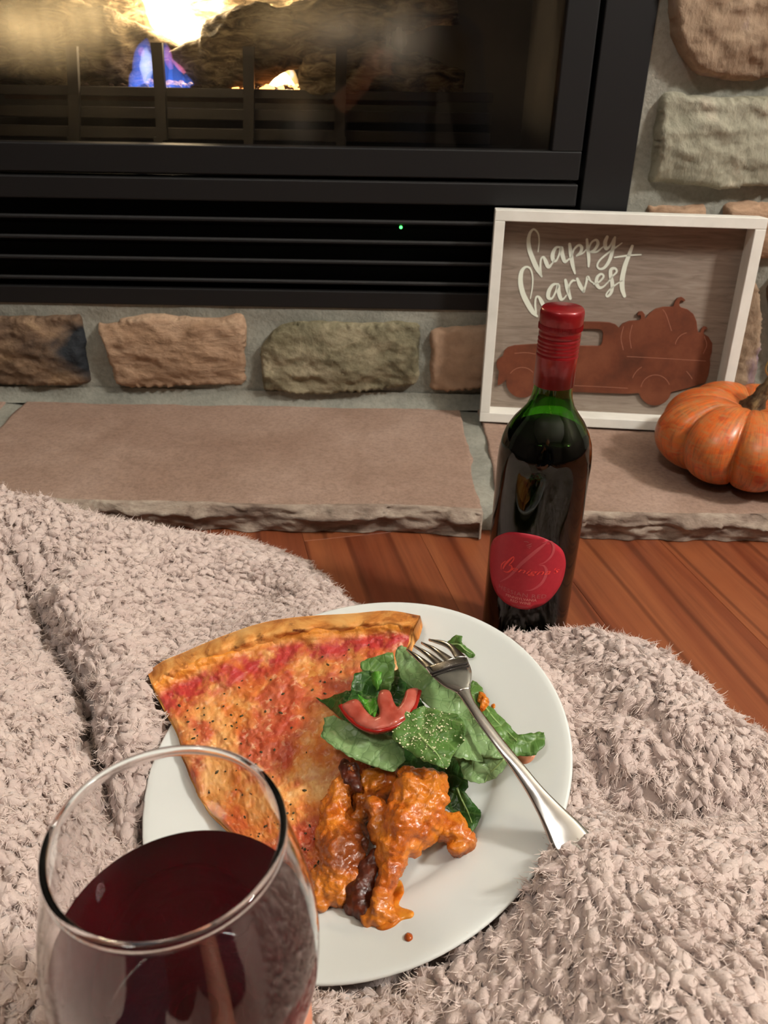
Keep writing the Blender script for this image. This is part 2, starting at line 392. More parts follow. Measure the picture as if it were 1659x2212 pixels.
# stones that carry on outside the picture
mm = [ms_dark, ms_tan, ms_olive, ms_brown, ms_pale]
for i, (x0, x1, z0, z1) in enumerate([(-.99, -.88, .04, .16), (-.84, -.70, .065, .155), (-.68, -.57, .062, .157), (-.99, -.84, .19, .36), (-1.0, -.85, .39, .60), (.62, .82, .19, .36), (.64, .86, .39, .55), (.34, .50, .60, .74), (.54, .78, .58, .76), (.62, .80, .05, .16)]):
    w, h = x1-x0, z1-z0
    stone([(x0+.1*w, z0), (x1-.1*w, z0+.02*h), (x1, z0+.2*h), (x1-.02*w, z1-.2*h), (x1-.15*w, z1), (x0+.2*w, z1-.03*h), (x0, z1-.2*h), (x0+.03*w, z0+.2*h)], mm[i % 5], .018, .006, 20+i, px=False)

# ---- hearth: flagstones with a chiselled front edge
hearth = box('hearth', -1.25, 1.15, .790, YW+.004, .0005, ZH-.009, m_mort)
tag(hearth, 'low flagstone hearth in front of the fireplace', kind='structure')
ms_slab = M('brown_flagstone', rough=.78, spec=.35); v = ms_slab.coord(); a = ms_slab.noise(v, 5, 5, .6, .4); b = ms_slab.noise(v, 210, 4, .7); d = ms_slab.noise(v, 45, 5, .6)
cc = ms_slab.ramp(a, [(.3, hx('8d7262')), (.5, hx('9a8070')), (.7, hx('a88f80'))])
cc = ms_slab.mix(.5, cc, ms_slab.ramp(b, [(.32, (.5, .48, .46, 1)), (.55, (1, 1, 1, 1)), (.72, (1.2, 1.15, 1.1, 1))]), 'MULTIPLY')
sp = ms_slab.n('SeparateXYZ'); ge = ms_slab.n('NewGeometry'); ms_slab.l(ge.outputs['True Normal'], sp.inputs[0])
ms_slab.color(ms_slab.mix(.35, cc, ms_slab.ramp(d, [(.3, (.7, .66, .62, 1)), (.65, (1, 1, 1, 1))]), 'MULTIPLY'))
ms_slab.bump(ms_slab.math('ADD', ms_slab.math('MULTIPLY', d, 1.6), b), .55, .0016); ms_slab = ms_slab.m
ms_edge = stone_mat('chiselled_flagstone_edge', [hx('6f5d51'), hx('8d7a6c'), hx('a99888'), hx('c3b5a3')], 40, (.6, 1, 1.4), bumpd=.002)
def slab(x0, x1, y0, seed):
    nx = int((x1-x0)/.004)+2; xs = np.linspace(x0, x1, nx)
    ty = np.r_[np.linspace(1.046, y0+.02, 44), np.linspace(y0+.016, y0, 5)]
    prof = [(y, 0) for y in ty] + [(y0-.0035-.0012*i, -.0022-.0022*i) for i in range(6)] + [(y0-.006+.0005*i, -.0160-.0026*i) for i in range(8)]
    prof = np.array(prof); nt = len(ty); n = len(prof)
    X = np.repeat(xs[:, None], n, 1); Y = np.repeat(prof[None, :, 0], nx, 0); Zz = ZH + np.repeat(prof[None, :, 1], nx, 0)
    P = np.stack([X, Y, Zz], -1); f = P.reshape(-1, 3)
    top = np.clip((np.arange(n) < nt)*1., 0, 1)[None, :]
    e = np.clip((prof[:, 0]-(y0+.02))/.03, 0, 1)[None, :]
    P[:, :, 2] += (.0009*fbm(f*18+seed, 3)+.0005*fbm(f*70+seed, 3)).reshape(nx, n)*top - .0012*(1-e)*top
    ch = np.floor(X*42+1.6*fbm(f*12+seed, 2).reshape(nx, n)); facet = (np.sin(ch*12.9898+seed)*43758.5453) % 1.
    side = 1-top; lowb = (np.arange(n) >= nt+6)[None, :]*1.
    P[:, :, 1] += side*(.006*(facet-.5)*(1-lowb)+(.0045*fbm(f*np.array([40, 20, 90])+seed, 4)).reshape(nx, n)-.002*(1-lowb))
    P[:, :, 2] += side*(1-lowb)*(.0016*fbm(f*np.array([45, 9, 9])+seed+4, 3)).reshape(nx, n)
    P[:, :, 1] += .004*fbm(np.stack([X*7, 0*X, 0*X+seed], -1).reshape(-1, 3), 3).reshape(nx, n)*np.clip((.9-Y)/.1, 0, 1)
    wob = .0025*fbm(np.c_[P[0, :, 1]*30, np.zeros(n), np.full(n, seed)], 3); P[0, :, 0] += wob; P[-1, :, 0] += wob[::-1]
    s0, s1 = P[0].copy(), P[-1].copy(); s0[:, 2] = .001; s1[:, 2] = .001
    P = np.concatenate([s0[None], P, s1[None]], 0)
    V, Fc = gridmesh(P); o = mk('flagstone', V, Fc, ms_slab, hearth); o.data.materials.append(ms_edge)
    n2 = n
    for k, p in enumerate(o.data.polygons):
        if (k % (n2-1)) >= nt-1: p.material_index = 1
    return o
slab(-.497, .104, .764, 3); slab(.128, .66, .762, 5); slab(-.99, -.523, .768, 8); slab(.684, 1.12, .765, 11)
for x0, x1 in ((-.525, -.495), (.102, .130), (.657, .687)):
    xs = np.linspace(x0, x1, 9); ys = np.linspace(.772, YW, 60); X, Y = np.meshgrid(xs, ys, indexing='ij')
    Z = ZH-.004+.0022*fbm(np.stack([X*40, Y*40, 0*X+3], -1).reshape(-1, 3), 4).reshape(X.shape)
    P = np.stack([X, Y, Z], -1); fr = P[:, :1].copy(); fr[:, :, 2] = 0; P = np.concatenate([fr, P], 1)
    V, Fc = gridmesh(P); mk('mortar_joint', V, Fc, m_mort, hearth)
# mortar fillet where the wall meets the slabs
xs = np.linspace(-1.0, 1.0, 220); pr = np.linspace(0, 1, 7)
P = np.array([[(x, YW-.004-.012*(1-t)**2-.003*vnoise(np.array([[x*25, t, 1]]))[0], ZH-.001+.020*t) for t in pr] for x in xs])
V, Fc = gridmesh(P); mk('mortar_fillet', V, Fc, m_mort, hearth)

# ================================================================== fireplace
m_blk = M('black_enamel', rough=.5, base=hx('161515'), spec=.3); v = m_blk.coord(); m_blk.bump(m_blk.noise(v, 900, 2), .08, .0004); m_blk = m_blk.m
m_blk2 = plain('matte_black_steel', hx('0e0d0d'), .6, .3)
zz = lambda y: ony(400, y, YW)[2]
FX0, FX1 = -.76, .228
fp = thing('gas_fireplace', 'black metal gas fireplace with louvred base set into the stone wall', 'fireplace', (-.25, YW, .17))
YF = YW-.006
box('surround', .234, .292, YF, YW+.04, OZ0, OZ1, m_blk, fp, .0015)
box('surround', OX0, -.766, YF, YW+.04, OZ0, OZ1, m_blk, fp, .0015)
box('surround', -.766, .234, YF, YW+.04, .875, OZ1, m_blk, fp, .0015)
box('cavity_back', OX0, OX1, YW+.045, YW+.05, OZ0, zz(380), m_blk2, fp)
box('bottom_rail', FX0, .234, YF+.001, YW+.03, OZ0, zz(621), m_blk, fp, .0015)
box('top_rail', FX0, FX1, YF-.002, YW+.03, zz(431), zz(382), m_blk, fp, .002)
zt = [zz(466), zz(510), zz(554), zz(598)]
for z in zt:
    prof = [(YF+.002, z-.0005), (YF+.0005, z-.0025), (YF+.0005, z-.0045), (YF+.006, z-.0060), (YF+.034, z-.0155), (YF+.034, z-.0140), (YF+.007, z-.0030), (YF+.004, z-.0003)]
    V = [(x, y, zq) for x in (FX0, FX1) for y, zq in prof]; n = len(prof)
    Fc = [tuple(range(n))[::-1], tuple(range(n, 2*n))] + [(k, (k+1) % n, n+(k+1) % n, n+k) for k in range(n)]
    mk('louvre_slat', V, Fc, m_blk, fp, smooth=False)
m_led = emit_mat('green_led', (.05, 1, .1, 1), 6)
lp = ony(866, 491, YW-.002)
bm = bmesh.new(); bmesh.ops.create_icosphere(bm, subdivisions=2, radius=.0019, matrix=Matrix.Translation(Vector(lp))); from_bm('status_light', bm, m_led, fp, True)
# glazed door
zb0, zb1, ZG1 = zz(374), zz(312), .84
door = box('door_frame', FX0, FX1, YF, YW+.02, zb0, zb1, m_blk, fp, .0015)
box('door_stile', .192, FX1, YF, YW+.02, zb1, ZG1, m_blk, fp, .0015)
box('door_stile', FX0, FX0+.036, YF, YW+.02, zb1, ZG1, m_blk, fp, .0015)
box('door_frame', FX0, FX1, YF, YW+.02, ZG1, .873, m_blk, fp, .0015)
# glass pane with pale cloudy patches mixed over the clear glass
mg = M('cloudy_fireplace_glass'); tr = mg.n('BsdfTransparent'); tr.inputs[0].default_value = (.93, .91, .88, 1)
gl = mg.n('BsdfGlossy'); gl.inputs['Roughness'].default_value = .03; gl.inputs['Color'].default_value = (1, 1, 1, 1)
fr = mg.n('Fresnel'); fr.inputs[0].default_value = 1.5
clear = mix_shader(mg, fr.outputs[0], tr.outputs[0], gl.outputs[0])
df = mg.n('BsdfDiffuse'); df.inputs[0].default_value = (.50, .46, .38, 1); tl = mg.n('BsdfTranslucent'); tl.inputs[0].default_value = (.72, .64, .48, 1)
cloudy = mix_shader(mg, .5, df.outputs[0], tl.outputs[0])
tc = mg.n('TexCoord'); masks = []
for px, py, sx, sz, k in ((40, 60, .13, .060, .42), (200, 30, .10, .045, .16), (720, 60, .13, .050, .34), (865, 90, .062, .058, .50), (650, 270, .045, .050, .10)):
    g = ony(px, py, YW+.008); mp = mg.n('Mapping'); mp.vector_type = 'POINT'
    mp.inputs['Location'].default_value = (-g[0]/sx, 0, -g[2]/sz); mp.inputs['Scale'].default_value = (1/sx, 0, 1/sz)
    mg.l(tc.outputs['Object'], mp.inputs[0]); gr = mg.n('TexGradient'); gr.gradient_type = 'QUADRATIC_SPHERE'; mg.l(mp.outputs[0], gr.inputs[0])
    masks.append(mg.math('MULTIPLY', gr.outputs['Fac'], k))
tot = masks[0]
for q in masks[1:]: tot = mg.math('ADD', tot, q)
st = mg.noise(mg.coord((90, 1, 9)), 1., 4, .6); st2 = mg.noise(mg.coord((9, 1, 9)), 1., 3, .5)
tot = mg.math('MULTIPLY', tot, mg.val(st, .3, .7, .8, 1.15)); tot = mg.math('MULTIPLY', tot, mg.val(st2, .3, .7, .6, 1.3))
tot = mg.math('ADD', tot, mg.math('MULTIPLY', st, .006))
mg.l(mix_shader(mg, tot, clear, cloudy), mg.out.inputs[0])
box('glass_pane', FX0+.03, .196, YW+.008, YW+.0095, zb1-.006, ZG1+.004, mg.m, fp)
# firebox
m_box = M('sooty_firebox', rough=.9, spec=.2); v = m_box.coord(); m_box.color(m_box.ramp(m_box.noise(v, 12, 5), [(.3, hx('090807')), (.7, hx('191613'))])); m_box = m_box.m
YK = 1.43
box('firebox_back', -.74, .21, YK, YK+.01, .335, .87, m_box, fp); box('firebox_side', -.75, -.74, YW+.03, YK, .335, .87, m_box, fp)
box('firebox_side', .21, .22, YW+.03, YK, .335, .87, m_box, fp); box('firebox_floor', -.74, .21, YW+.03, YK, .325, .335, m_box, fp)
box('firebox_roof', -.74, .21, YW+.03, YK, .87, .88, m_box, fp)
# grate
YG = 1.15
gp = lambda x, y, Y=YG: ony(x, y, Y)
grate = thing('fire_grate', 'black steel fire grate with flat bars holding the logs', 'grate', gp(345, 300))
m_iron = plain('dull_black_iron', hx('2c2a28'), .55, .4)
for y0, y1 in ((210, 189), (258, 233), (301, 276)):
    z0, z1 = gp(345, y0)[2], gp(345, y1)[2]
    box('crossbar', -.55, .13, YG+.006, YG+.012, z0, z1, m_iron, grate, .001)
for x, yt, sl in ((155, 100, 4), (341, 92, 8), (536, 100, 0), (736, 100, -4)):
    a, b = gp(x+sl, 303), gp(x-sl*.5, yt, YG-.012); hw = .0068
    P = np.array([[(p[0]+s*hw, p[1]+d, p[2]) for s, d in ((-1, 0), (1, 0), (1, .008), (-1, .008))] for p in (a, (a+b)/2+np.array([0, .004, 0]), b)])
    V = P.reshape(-1, 3); Fc = [(i*4+k, i*4+(k+1) % 4, i*4+4+(k+1) % 4, i*4+4+k) for i in range(2) for k in range(4)] + [(3, 2, 1, 0), (8, 9, 10, 11)]
    mk('upright_bar', V, Fc, m_iron, grate, smooth=False)
for x in (155, 341, 536, 736):
    a = gp(x, 300); box('foot', a[0]-.006, a[0]+.006, YG, YG+.012, .335, a[2]+.002, m_iron, grate)
zbed = gp(345, 190)[2]
# logs
m_log = M('charred_ceramic_bark', rough=.95, spec=.15); v = m_log.coord((1, 1, 3.2)); a = m_log.noise(v, 26, 7, .65, 1.2); b = m_log.noise(v, 120, 4, .7)
m_log.color(m_log.ramp(a, [(.32, hx('2a231b')), (.46, hx('625543')), (.58, hx('918369')), (.72, hx('b5a78c'))])); m_log.bump(m_log.math('ADD', m_log.math('MULTIPLY', a, 3), b), .9, .006); m_log = m_log.m
def log(path, Y, label, seed, dy=0):
    pts = []
    for i, (x, y, r) in enumerate(path):
        yy = Y + dy*i/(len(path)-1); p = ony(x, y, yy); pts.append([*p, r*np.linalg.norm(p-CAM)/F*.94])
    q = smooth_path(pts, 70); V, Fc = tube_np(q[:, :3], np.maximum(q[:, 3], .002), 40, seed=seed, rough=.17, fq=38)
    return tag(mk('fire_log', V, Fc, m_log), label, 'log', 'ceramic logs in the fireplace')
log([(-120, 40, 85), (60, 80, 88), (180, 105, 80), (260, 112, 66), (310, 104, 40), (350, 100, 22), (392, 108, 8)], 1.235, 'dark bark-textured log tapering towards the tall flame, behind the grate', 1)
log([(366, 119, 8), (400, 128, 28), (450, 138, 52), (510, 112, 66), (560, 92, 66), (620, 82, 54), (727, 50, 54), (830, 20, 52), (980, -20, 48)], 1.20, 'long log slanting up across the middle of the fire', 2)
log([(646, 165, 18), (665, 166, 38), (725, 163, 46), (830, 150, 44), (920, 172, 40), (1000, 182, 26)], 1.178, 'short blunt log lying low under the slanting log', 3)
log([(120, -20, 60), (280, 20, 66), (420, 40, 70), (560, 38, 70), (720, 10, 60), (860, -20, 50)], 1.36, 'brightly lit log lying at the back of the fire', 4)
# glowing embers
m_emb = emit_mat('glowing_ember', (1, .36, .09, 1), 8); m_ash = plain('ember_ash', hx('3a2a1e'), .95, vary=.5, vs=200)
bm = bmesh.new(); bm2 = bmesh.new()
for i in range(420):
    x = rng.uniform(-.42, .02); y = rng.uniform(1.175, 1.36); r = rng.uniform(.003, .007)
    tgt = bm if (rng.random() < .42 and not (-.23 > x)) else bm2
    mt = Matrix.Translation((x, y, zbed-.001+rng.uniform(-.003, .003))) @ Matrix.Rotation(rng.uniform(0, 6), 4, 'X') @ Matrix.Diagonal((r, r*.7, r*.6, 1))
    bmesh.ops.create_icosphere(bm2 if tgt is bm2 else bm, subdivisions=1, radius=1, matrix=mt)
bedo = thing('ember_bed', 'bed of glowing embers beneath the logs', 'embers', (-.2, 1.25, zbed)); 
tag(from_bm('ember', bm, m_emb, bedo), kind='stuff'); tag(from_bm('ash', bm2, m_ash, bedo), kind='stuff'); bedo['kind'] = 'stuff'
box('burner_tray', -.50, .06, 1.168, 1.38, zbed-.016, zbed-.008, m_ash, bedo)
# flames: glowing gas
def gas_mat(name, col, dens):
    m = M(name); m.t.nodes.remove(m.b); e = m.n('Emission'); e.inputs[0].default_value = col; e.inputs[1].default_value = dens; m.l(e.outputs[0], m.out.inputs['Volume']); return m.m
m_fl = gas_mat('yellow_white_flame', (1, .80, .46, 1), 330); m_fo = gas_mat('outer_flame', (1, .60, .22, 1), 55); m_bl = gas_mat('blue_gas_flame', (.06, .20, 1, 1), 60); m_pk = gas_mat('violet_gas_flame', (.95, .22, .45, 1), 60)
m_pb = gas_mat('pale_gas_flame', (.75, .85, 1, 1), 90)
def flame(label, Y, layers):
    t = thing('flame', label, 'flame', ony(*layers[0][1][0][0][:2], Y), 'gas flames')
    for nm, paths, mat in layers:
        for pth in paths:
            pts = [[*ony(x, y, Y), r*1.42/F] for x, y, r in pth]; q = smooth_path(pts, 30); q[:, 0] += .0025*fbm(q[:, :3]*45, 2); q[:, 3] *= 1+.18*fbm(q[:, :3]*70+4, 2)
            V, Fc = tube_np(q[:, :3], np.maximum(q[:, 3], .0006), 16, flat=.55); mk(nm, V, Fc, mat, t)
    return t
flame('tall white-yellow flame rising between the logs', 1.285, [
 ('flame_core', [[(388, 112, 10), (380, 85, 26), (362, 45, 30), (344, 5, 30), (332, -60, 24), (326, -130, 3)], [(404, 108, 12), (414, 78, 23), (407, 42, 17), (401, 20, 8), (397, 4, 2)]], m_fl),
 ('flame_halo', [[(390, 116, 12), (382, 90, 36), (362, 45, 40), (344, 0, 40), (330, -70, 32), (324, -150, 3)], [(408, 114, 14), (420, 82, 28), (410, 42, 24), (402, 14, 12), (397, -8, 2)]], m_fo)])
flame('bright low flame glowing under the slanting log', 1.30, [
 ('flame_core', [[(556, 190, 4), (585, 180, 14), (608, 170, 20), (628, 180, 12), (640, 190, 3)]], m_fl), ('flame_halo', [[(548, 192, 4), (585, 176, 22), (612, 160, 26), (636, 176, 16), (648, 192, 3)]], m_fo), ('blue_edge', [[(626, 172, 3), (630, 162, 7), (628, 152, 4), (626, 146, 1)]], m_bl)])
flame('thin bright flame licking along the underside of the slanting log', 1.30, [('flame_core', [[(674, 124, 2), (700, 113, 8), (725, 104, 8), (752, 99, 7), (772, 92, 2)]], m_fl)])
flame('small flame tip showing above the slanting log', 1.30, [('flame_core', [[(655, 34, 6), (657, 12, 11), (652, -30, 8), (650, -60, 1)]], m_fl)])
flame('pale blue flame beside the upright grate bar', 1.178, [('blue_gas', [[(310, 192, 24), (307, 165, 20), (310, 130, 16), (317, 98, 9), (320, 82, 2)]], m_bl), ('pale_core', [[(316, 180, 4), (314, 150, 11), (317, 120, 8), (320, 100, 1)]], m_pb), ('violet_edge', [[(306, 122, 4), (308, 110, 5), (311, 100, 1)]], m_pk)])
flame('deep blue flame between the upright bar and the slanting log', 1.180, [('blue_gas', [[(362, 192, 12), (360, 150, 12), (357, 115, 9), (355, 92, 2)], [(386, 192, 15), (381, 165, 13), (374, 140, 8), (370, 125, 2)], [(410, 192, 13), (406, 177, 9), (398, 160, 3)]], m_bl), ('violet_edge', [[(372, 150, 4), (366, 130, 7), (361, 108, 5), (358, 96, 1)], [(398, 158, 5), (386, 146, 8), (372, 128, 2)]], m_pk)])
fl = bpy.data.lights.new('fire_glow', 'POINT'); fl.energy = FIRE_W; fl.color = (1, .78, .48); fl.shadow_soft_size = .03
flo = bpy.data.objects.new('fire_glow', fl); COL.objects.link(flo); flo.location = [float(q) for q in ony(400, 20, 1.265)]
fl2 = bpy.data.lights.new('fire_glow', 'POINT'); fl2.energy = FIRE_W*.25; fl2.color = (1, .72, .38); fl2.shadow_soft_size = .02
flo2 = bpy.data.objects.new('fire_glow', fl2); COL.objects.link(flo2); flo2.location = [float(q) for q in ony(610, 150, 1.275)]

# ================================================================== lamps (outside the picture)
def globe_lamp():
    t = thing('floor_lamp', 'standing globe lamp beside the hearth', 'lamp', (LAMP_POS[0], LAMP_POS[1], 0))
    mb = plain('brushed_brass', hx('8a6a3a'), .35, .5, 1)
    lathe('base', [(0, 0), (.14, 0), (.14, .012), (.02, .03), (0, .03)], LAMP_POS[0], LAMP_POS[1], mb, t, 40)
    lathe('pole', [(.011, .02), (.011, LAMP_POS[2]-.14), (.05, LAMP_POS[2]-.135), (.05, LAMP_POS[2]-.115), (0, LAMP_POS[2]-.115)], LAMP_POS[0], LAMP_POS[1], mb, t, 20)
    bm = bmesh.new(); bmesh.ops.create_icosphere(bm, subdivisions=3, radius=.12, matrix=Matrix.Translation(LAMP_POS))
    from_bm('globe', bm, emit_mat('warm_globe', (*LAMP_COL, 1), LAMP_STRENGTH), t, True)
globe_lamp()
t = thing('ceiling_light', 'round ceiling dome light', 'lamp', (DOME_POS[0], DOME_POS[1], ZC))
lathe('dome', [(0, ZC-.10), (.10, ZC-.085), (.16, ZC-.05), (.18, ZC-.012)], DOME_POS[0], DOME_POS[1], emit_mat('dome_glow', (*DOME_COL, 1), DOME_STRENGTH), t, 32)
lathe('rim', [(.18, ZC-.014), (.195, ZC-.014), (.195, ZC), (.18, ZC)], DOME_POS[0], DOME_POS[1], plain('white_rim', hx('dddddd'), .4), t, 32)

# ================================================================== framed harvest sign
sy, sl, SW, SH, SD = -.0883, .08, .3146, .2635, .034
sO = np.array([.1243, .9895, ZH+.0032]); sd_ = np.array([math.cos(sy), math.sin(sy), 0]); sb = np.array([-math.sin(sy), math.cos(sy), 0])
su = np.array([0, 0, math.cos(sl)])+sb*math.sin(sl); sn = np.cross(sd_, su)
S = lambda a, b, c: sO+sd_*a+su*b+sn*c
def s_px(x, y, c):
    d = ray(x, y); p0 = S(0, 0, c); t = ((p0-CAM)@sn)/(d@sn); q = CAM+d*t-p0; return q@sd_, q@su
m_wht = M('white_painted_wood', rough=.5, spec=.4); v = m_wht.coord(); m_wht.color(m_wht.ramp(m_wht.noise(v, 30, 4), [(.3, hx('d9d6cc')), (.7, hx('e6e3da'))])); m_wht.bump(m_wht.noise(v, 60, 3), .1, .001); m_wht = m_wht.m
sign = thing('framed_sign', 'white-framed wooden sign reading happy harvest with rusty truck, behind the wine bottle', 'sign', S(SW/2, 0, -SD/2))
FWD = .0125
def sbox(name, a0, a1, b0, b1, c0, c1, mat, bev=.0008):
    v = [S(a, b, c) for a in (a0, a1) for b in (b0, b1) for c in (c0, c1)]
    f = [(0, 1, 3, 2), (4, 6, 7, 5), (0, 4, 5, 1), (2, 3, 7, 6), (0, 2, 6, 4), (1, 5, 7, 3)]
    o = mk(name, v, f, mat, sign, smooth=False)
    bmq = bmesh.new(); bmq.from_mesh(o.data); bmesh.ops.recalc_face_normals(bmq, faces=bmq.faces); bmq.to_mesh(o.data); bmq.free()
    return bevel_mod(o, bev)
sbox('frame_rail', 0, SW, SH-FWD, SH, -SD, 0, m_wht); sbox('frame_rail', 0, SW, 0, FWD, -SD, 0, m_wht)
sbox('frame_stile', 0, FWD, FWD, SH-FWD, -SD, 0, m_wht); sbox('frame_stile', SW-FWD, SW, FWD, SH-FWD, -SD, 0, m_wht)
mbk = M('grey_brown_plywood', rough=.6, spec=.3); tcs = mbk.coord((4, 4, 38), (0, -.02, sy)); g = mbk.noise(tcs, 4, 6, .6, 1.4)
mbk.color(mbk.ramp(g, [(.3, hx('76685c')), (.5, hx('8a7c6f')), (.7, hx('988b7e'))])); mbk.bump(g, .1, .0006)
BC = -.029
sbox('backing_board', FWD-.002, SW-FWD+.002, FWD-.002, SH-FWD+.002, -SD+.001, BC, mbk.m, .0002)
# hand lettering
strokes = [
 [(508, 430, 8), (517, 340, 10), (508, 268, 12), (470, 230, 15), (436, 262, 22), (422, 330, 30), (430, 410, 34), (458, 490, 36), (495, 575, 36), (540, 652, 14)],
 [(535, 640, 14), (528, 570, 16), (533, 500, 14), (555, 478, 16), (575, 515, 30), (600, 565, 28), (630, 540, 14), (655, 500, 10)],
 [(708, 388, 10), (668, 395, 20), (640, 445, 30), (640, 500, 30), (668, 512, 16), (698, 450, 16), (716, 395, 26), (724, 450, 32), (745, 515, 28), (775, 505, 14), (798, 480, 10)],
 [(790, 362, 22), (800, 440, 30), (815, 540, 30), (838, 625, 14)],
 [(805, 480, 12), (830, 410, 14), (872, 372, 18), (898, 392, 24), (888, 435, 22), (852, 468, 12)], [(852, 468, 10), (905, 445, 12), (945, 405, 10)],
 [(945, 320, 18), (955, 420, 26), (962, 500, 24), (960, 562, 16)],
 [(955, 420, 12), (985, 350, 14), (1028, 325, 18), (1044, 360, 24), (1012, 415, 20), (968, 436, 12)], [(968, 436, 10), (1030, 432, 14), (1080, 395, 10), (1105, 370, 8)],
 [(1126, 298, 24), (1108, 350, 30), (1118, 402, 26), (1150, 380, 16), (1188, 312, 16)],
 [(1196, 302, 18), (1178, 400, 28), (1150, 500, 28), (1105, 570, 22), (1060, 585, 16), (1038, 555, 14), (1062, 505, 14), (1130, 445, 14), (1200, 395, 12), (1260, 352, 8)],
 [(438, 850, 9), (456, 750, 10), (458, 650, 12), (435, 580, 14), (392, 570, 18), (358, 615, 32), (350, 700, 38), (370, 800, 40), (412, 890, 42), (460, 970, 36), (500, 1010, 14)],
 [(490, 980, 14), (482, 900, 16), (490, 840, 14), (515, 838, 20), (540, 880, 32), (565, 925, 28), (590, 910, 12)],
 [(690, 718, 10), (640, 728, 22), (604, 785, 32), (600, 840, 30), (632, 848, 16), (665, 790, 16), (688, 732, 26), (692, 790, 32), (712, 852, 28), (738, 850, 14), (762, 820, 9)],
 [(752, 685, 22), (770, 760, 32), (797, 850, 22)], [(778, 800, 12), (788, 730, 14), (815, 692, 18), (842, 690, 10)],
 [(858, 672, 20), (885, 735, 30), (916, 785, 24)], [(916, 785, 20), (935, 725, 16), (952, 658, 22), (975, 690, 14), (1005, 712, 8)],
 [(1005, 722, 10), (1055, 700, 14), (1094, 655, 16), (1075, 630, 16), (1040, 655, 24), (1030, 710, 28), (1055, 752, 24), (1095, 742, 14), (1135, 700, 10)],
 [(1128, 712, 10), (1170, 655, 12), (1212, 610, 16), (1195, 580, 18), (1160, 592, 26), (1158, 650, 30), (1172, 715, 30), (1165, 790, 24), (1132, 830, 18), (1118, 815, 12), (1150, 770, 12), (1205, 725, 12), (1262, 690, 8)],
 [(1352, 380, 22), (1320, 465, 30), (1285, 560, 36), (1262, 670, 38), (1262, 760, 36), (1282, 828, 24)],
 [(1192, 482, 10), (1260, 472, 14), (1340, 462, 14), (1430, 457, 10)]]
V, Fc = [], []
CL = BC+.0006
for st in strokes:
    q = smooth_path(st, 8*len(st)); xy = np.array([s_px(1040+x/4.1475, 440+y/4.1475, CL) for x, y, w in q]); hw = q[:, 2]/4.1475/F*1.10*.5*1.02
    T = np.gradient(xy, axis=0); T /= np.linalg.norm(T, axis=1)[:, None]+1e-12; N = np.c_[-T[:, 1], T[:, 0]]
    k = len(V); n = len(q)
    for i in range(n):
        for s, c in ((-1, CL), (1, CL), (1, BC-.0002), (-1, BC-.0002)):
            a, b = xy[i]+N[i]*hw[i]*s; V.append(S(a, b, c))
    for i in range(n-1): Fc += [(k+4*i+j, k+4*i+(j+1) % 4, k+4*i+4+(j+1) % 4, k+4*i+4+j) for j in range(4)]
    # round ends
    for i, sgn in ((0, -1), (n-1, 1)):
        kk = len(V); V.append(S(*xy[i], CL))
        for j in range(7):
            a_ = -math.pi/2+math.pi*j/6; dvec = N[i]*math.sin(a_)+T[i]*sgn*math.cos(a_); V.append(S(*(xy[i]+dvec*hw[i]), CL))
        Fc += [(kk, kk+1+j, kk+2+j) for j in range(6)]
mk('painted_lettering', V, Fc, plain('cream_paint', hx('dfe3d3'), .6, .3), sign, smooth=False)
# rusty truck cut-out
def crop4(pts): return [(1030+x/2.637, 620+y/2.637) for x, y in pts]
def arc(cx, cy, r, a0, a1, n): return [(cx+r*math.cos(math.radians(a0+(a1-a0)*i/n)), cy+r*math.sin(math.radians(a0+(a1-a0)*i/n))) for i in range(n+1)]
outl = [(112, 432), (122, 412), (148, 395), (160, 362), (178, 345), (215, 334), (300, 328), (420, 325), (470, 300), (520, 225), (545, 205), (605, 199), (700, 200), (755, 203), (790, 214), (812, 236), (832, 210), (870, 195), (925, 191),
 (936, 180), (934, 160), (922, 162), (914, 155), (924, 142), (942, 140), (955, 155), (958, 176), (962, 186), (985, 150), (1020, 126), (1060, 115), (1112, 114), (1122, 108), (1128, 88), (1142, 66), (1166, 58), (1182, 68), (1186, 78), (1176, 80), (1164, 74), (1154, 84), (1152, 104), (1160, 116),
 (1200, 128), (1232, 154), (1250, 195), (1256, 245), (1262, 262), (1275, 258), (1280, 240), (1294, 226), (1308, 228), (1312, 238), (1300, 240), (1292, 250), (1290, 266), (1318, 284), (1340, 320), (1338, 370), (1330, 392), (1326, 412), (1328, 440), (1318, 500), (1300, 545), (1200, 575), (1118, 595)]
outl += arc(1015, 582, 92, 10, 165, 16)[::1] + [(918, 603), (860, 608), (560, 597), (380, 592), (350, 560)] + arc(258, 540, 90, 15, 172, 16) + [(168, 520), (160, 535), (140, 552), (120, 558), (122, 520), (127, 480), (114, 458)]
hole = [(500, 335), (530, 270), (556, 244), (600, 238), (690, 238), (712, 246), (720, 262), (716, 315), (706, 334), (690, 338)]
cu = bpy.data.curves.new('truck_cutout', 'CURVE'); cu.dimensions = '2D'; cu.fill_mode = 'BOTH'; cu.extrude = .0013; cu.bevel_depth = .0003; cu.bevel_resolution = 1
for pl in (outl, hole):
    spn = cu.splines.new('POLY'); pp = [s_px(x, y, BC+.003) for x, y in crop4(pl)]; spn.points.add(len(pp)-1); spn.use_cyclic_u = True
    for q, (a, b) in zip(spn.points, pp): q.co = (a, b, 0, 1)
co_ = bpy.data.objects.new('truck_cutout', cu); COL.objects.link(co_); dg = bpy.context.evaluated_depsgraph_get(); dg.update()
tm = bpy.data.meshes.new_from_object(co_.evaluated_get(dg)); bpy.data.objects.remove(co_)
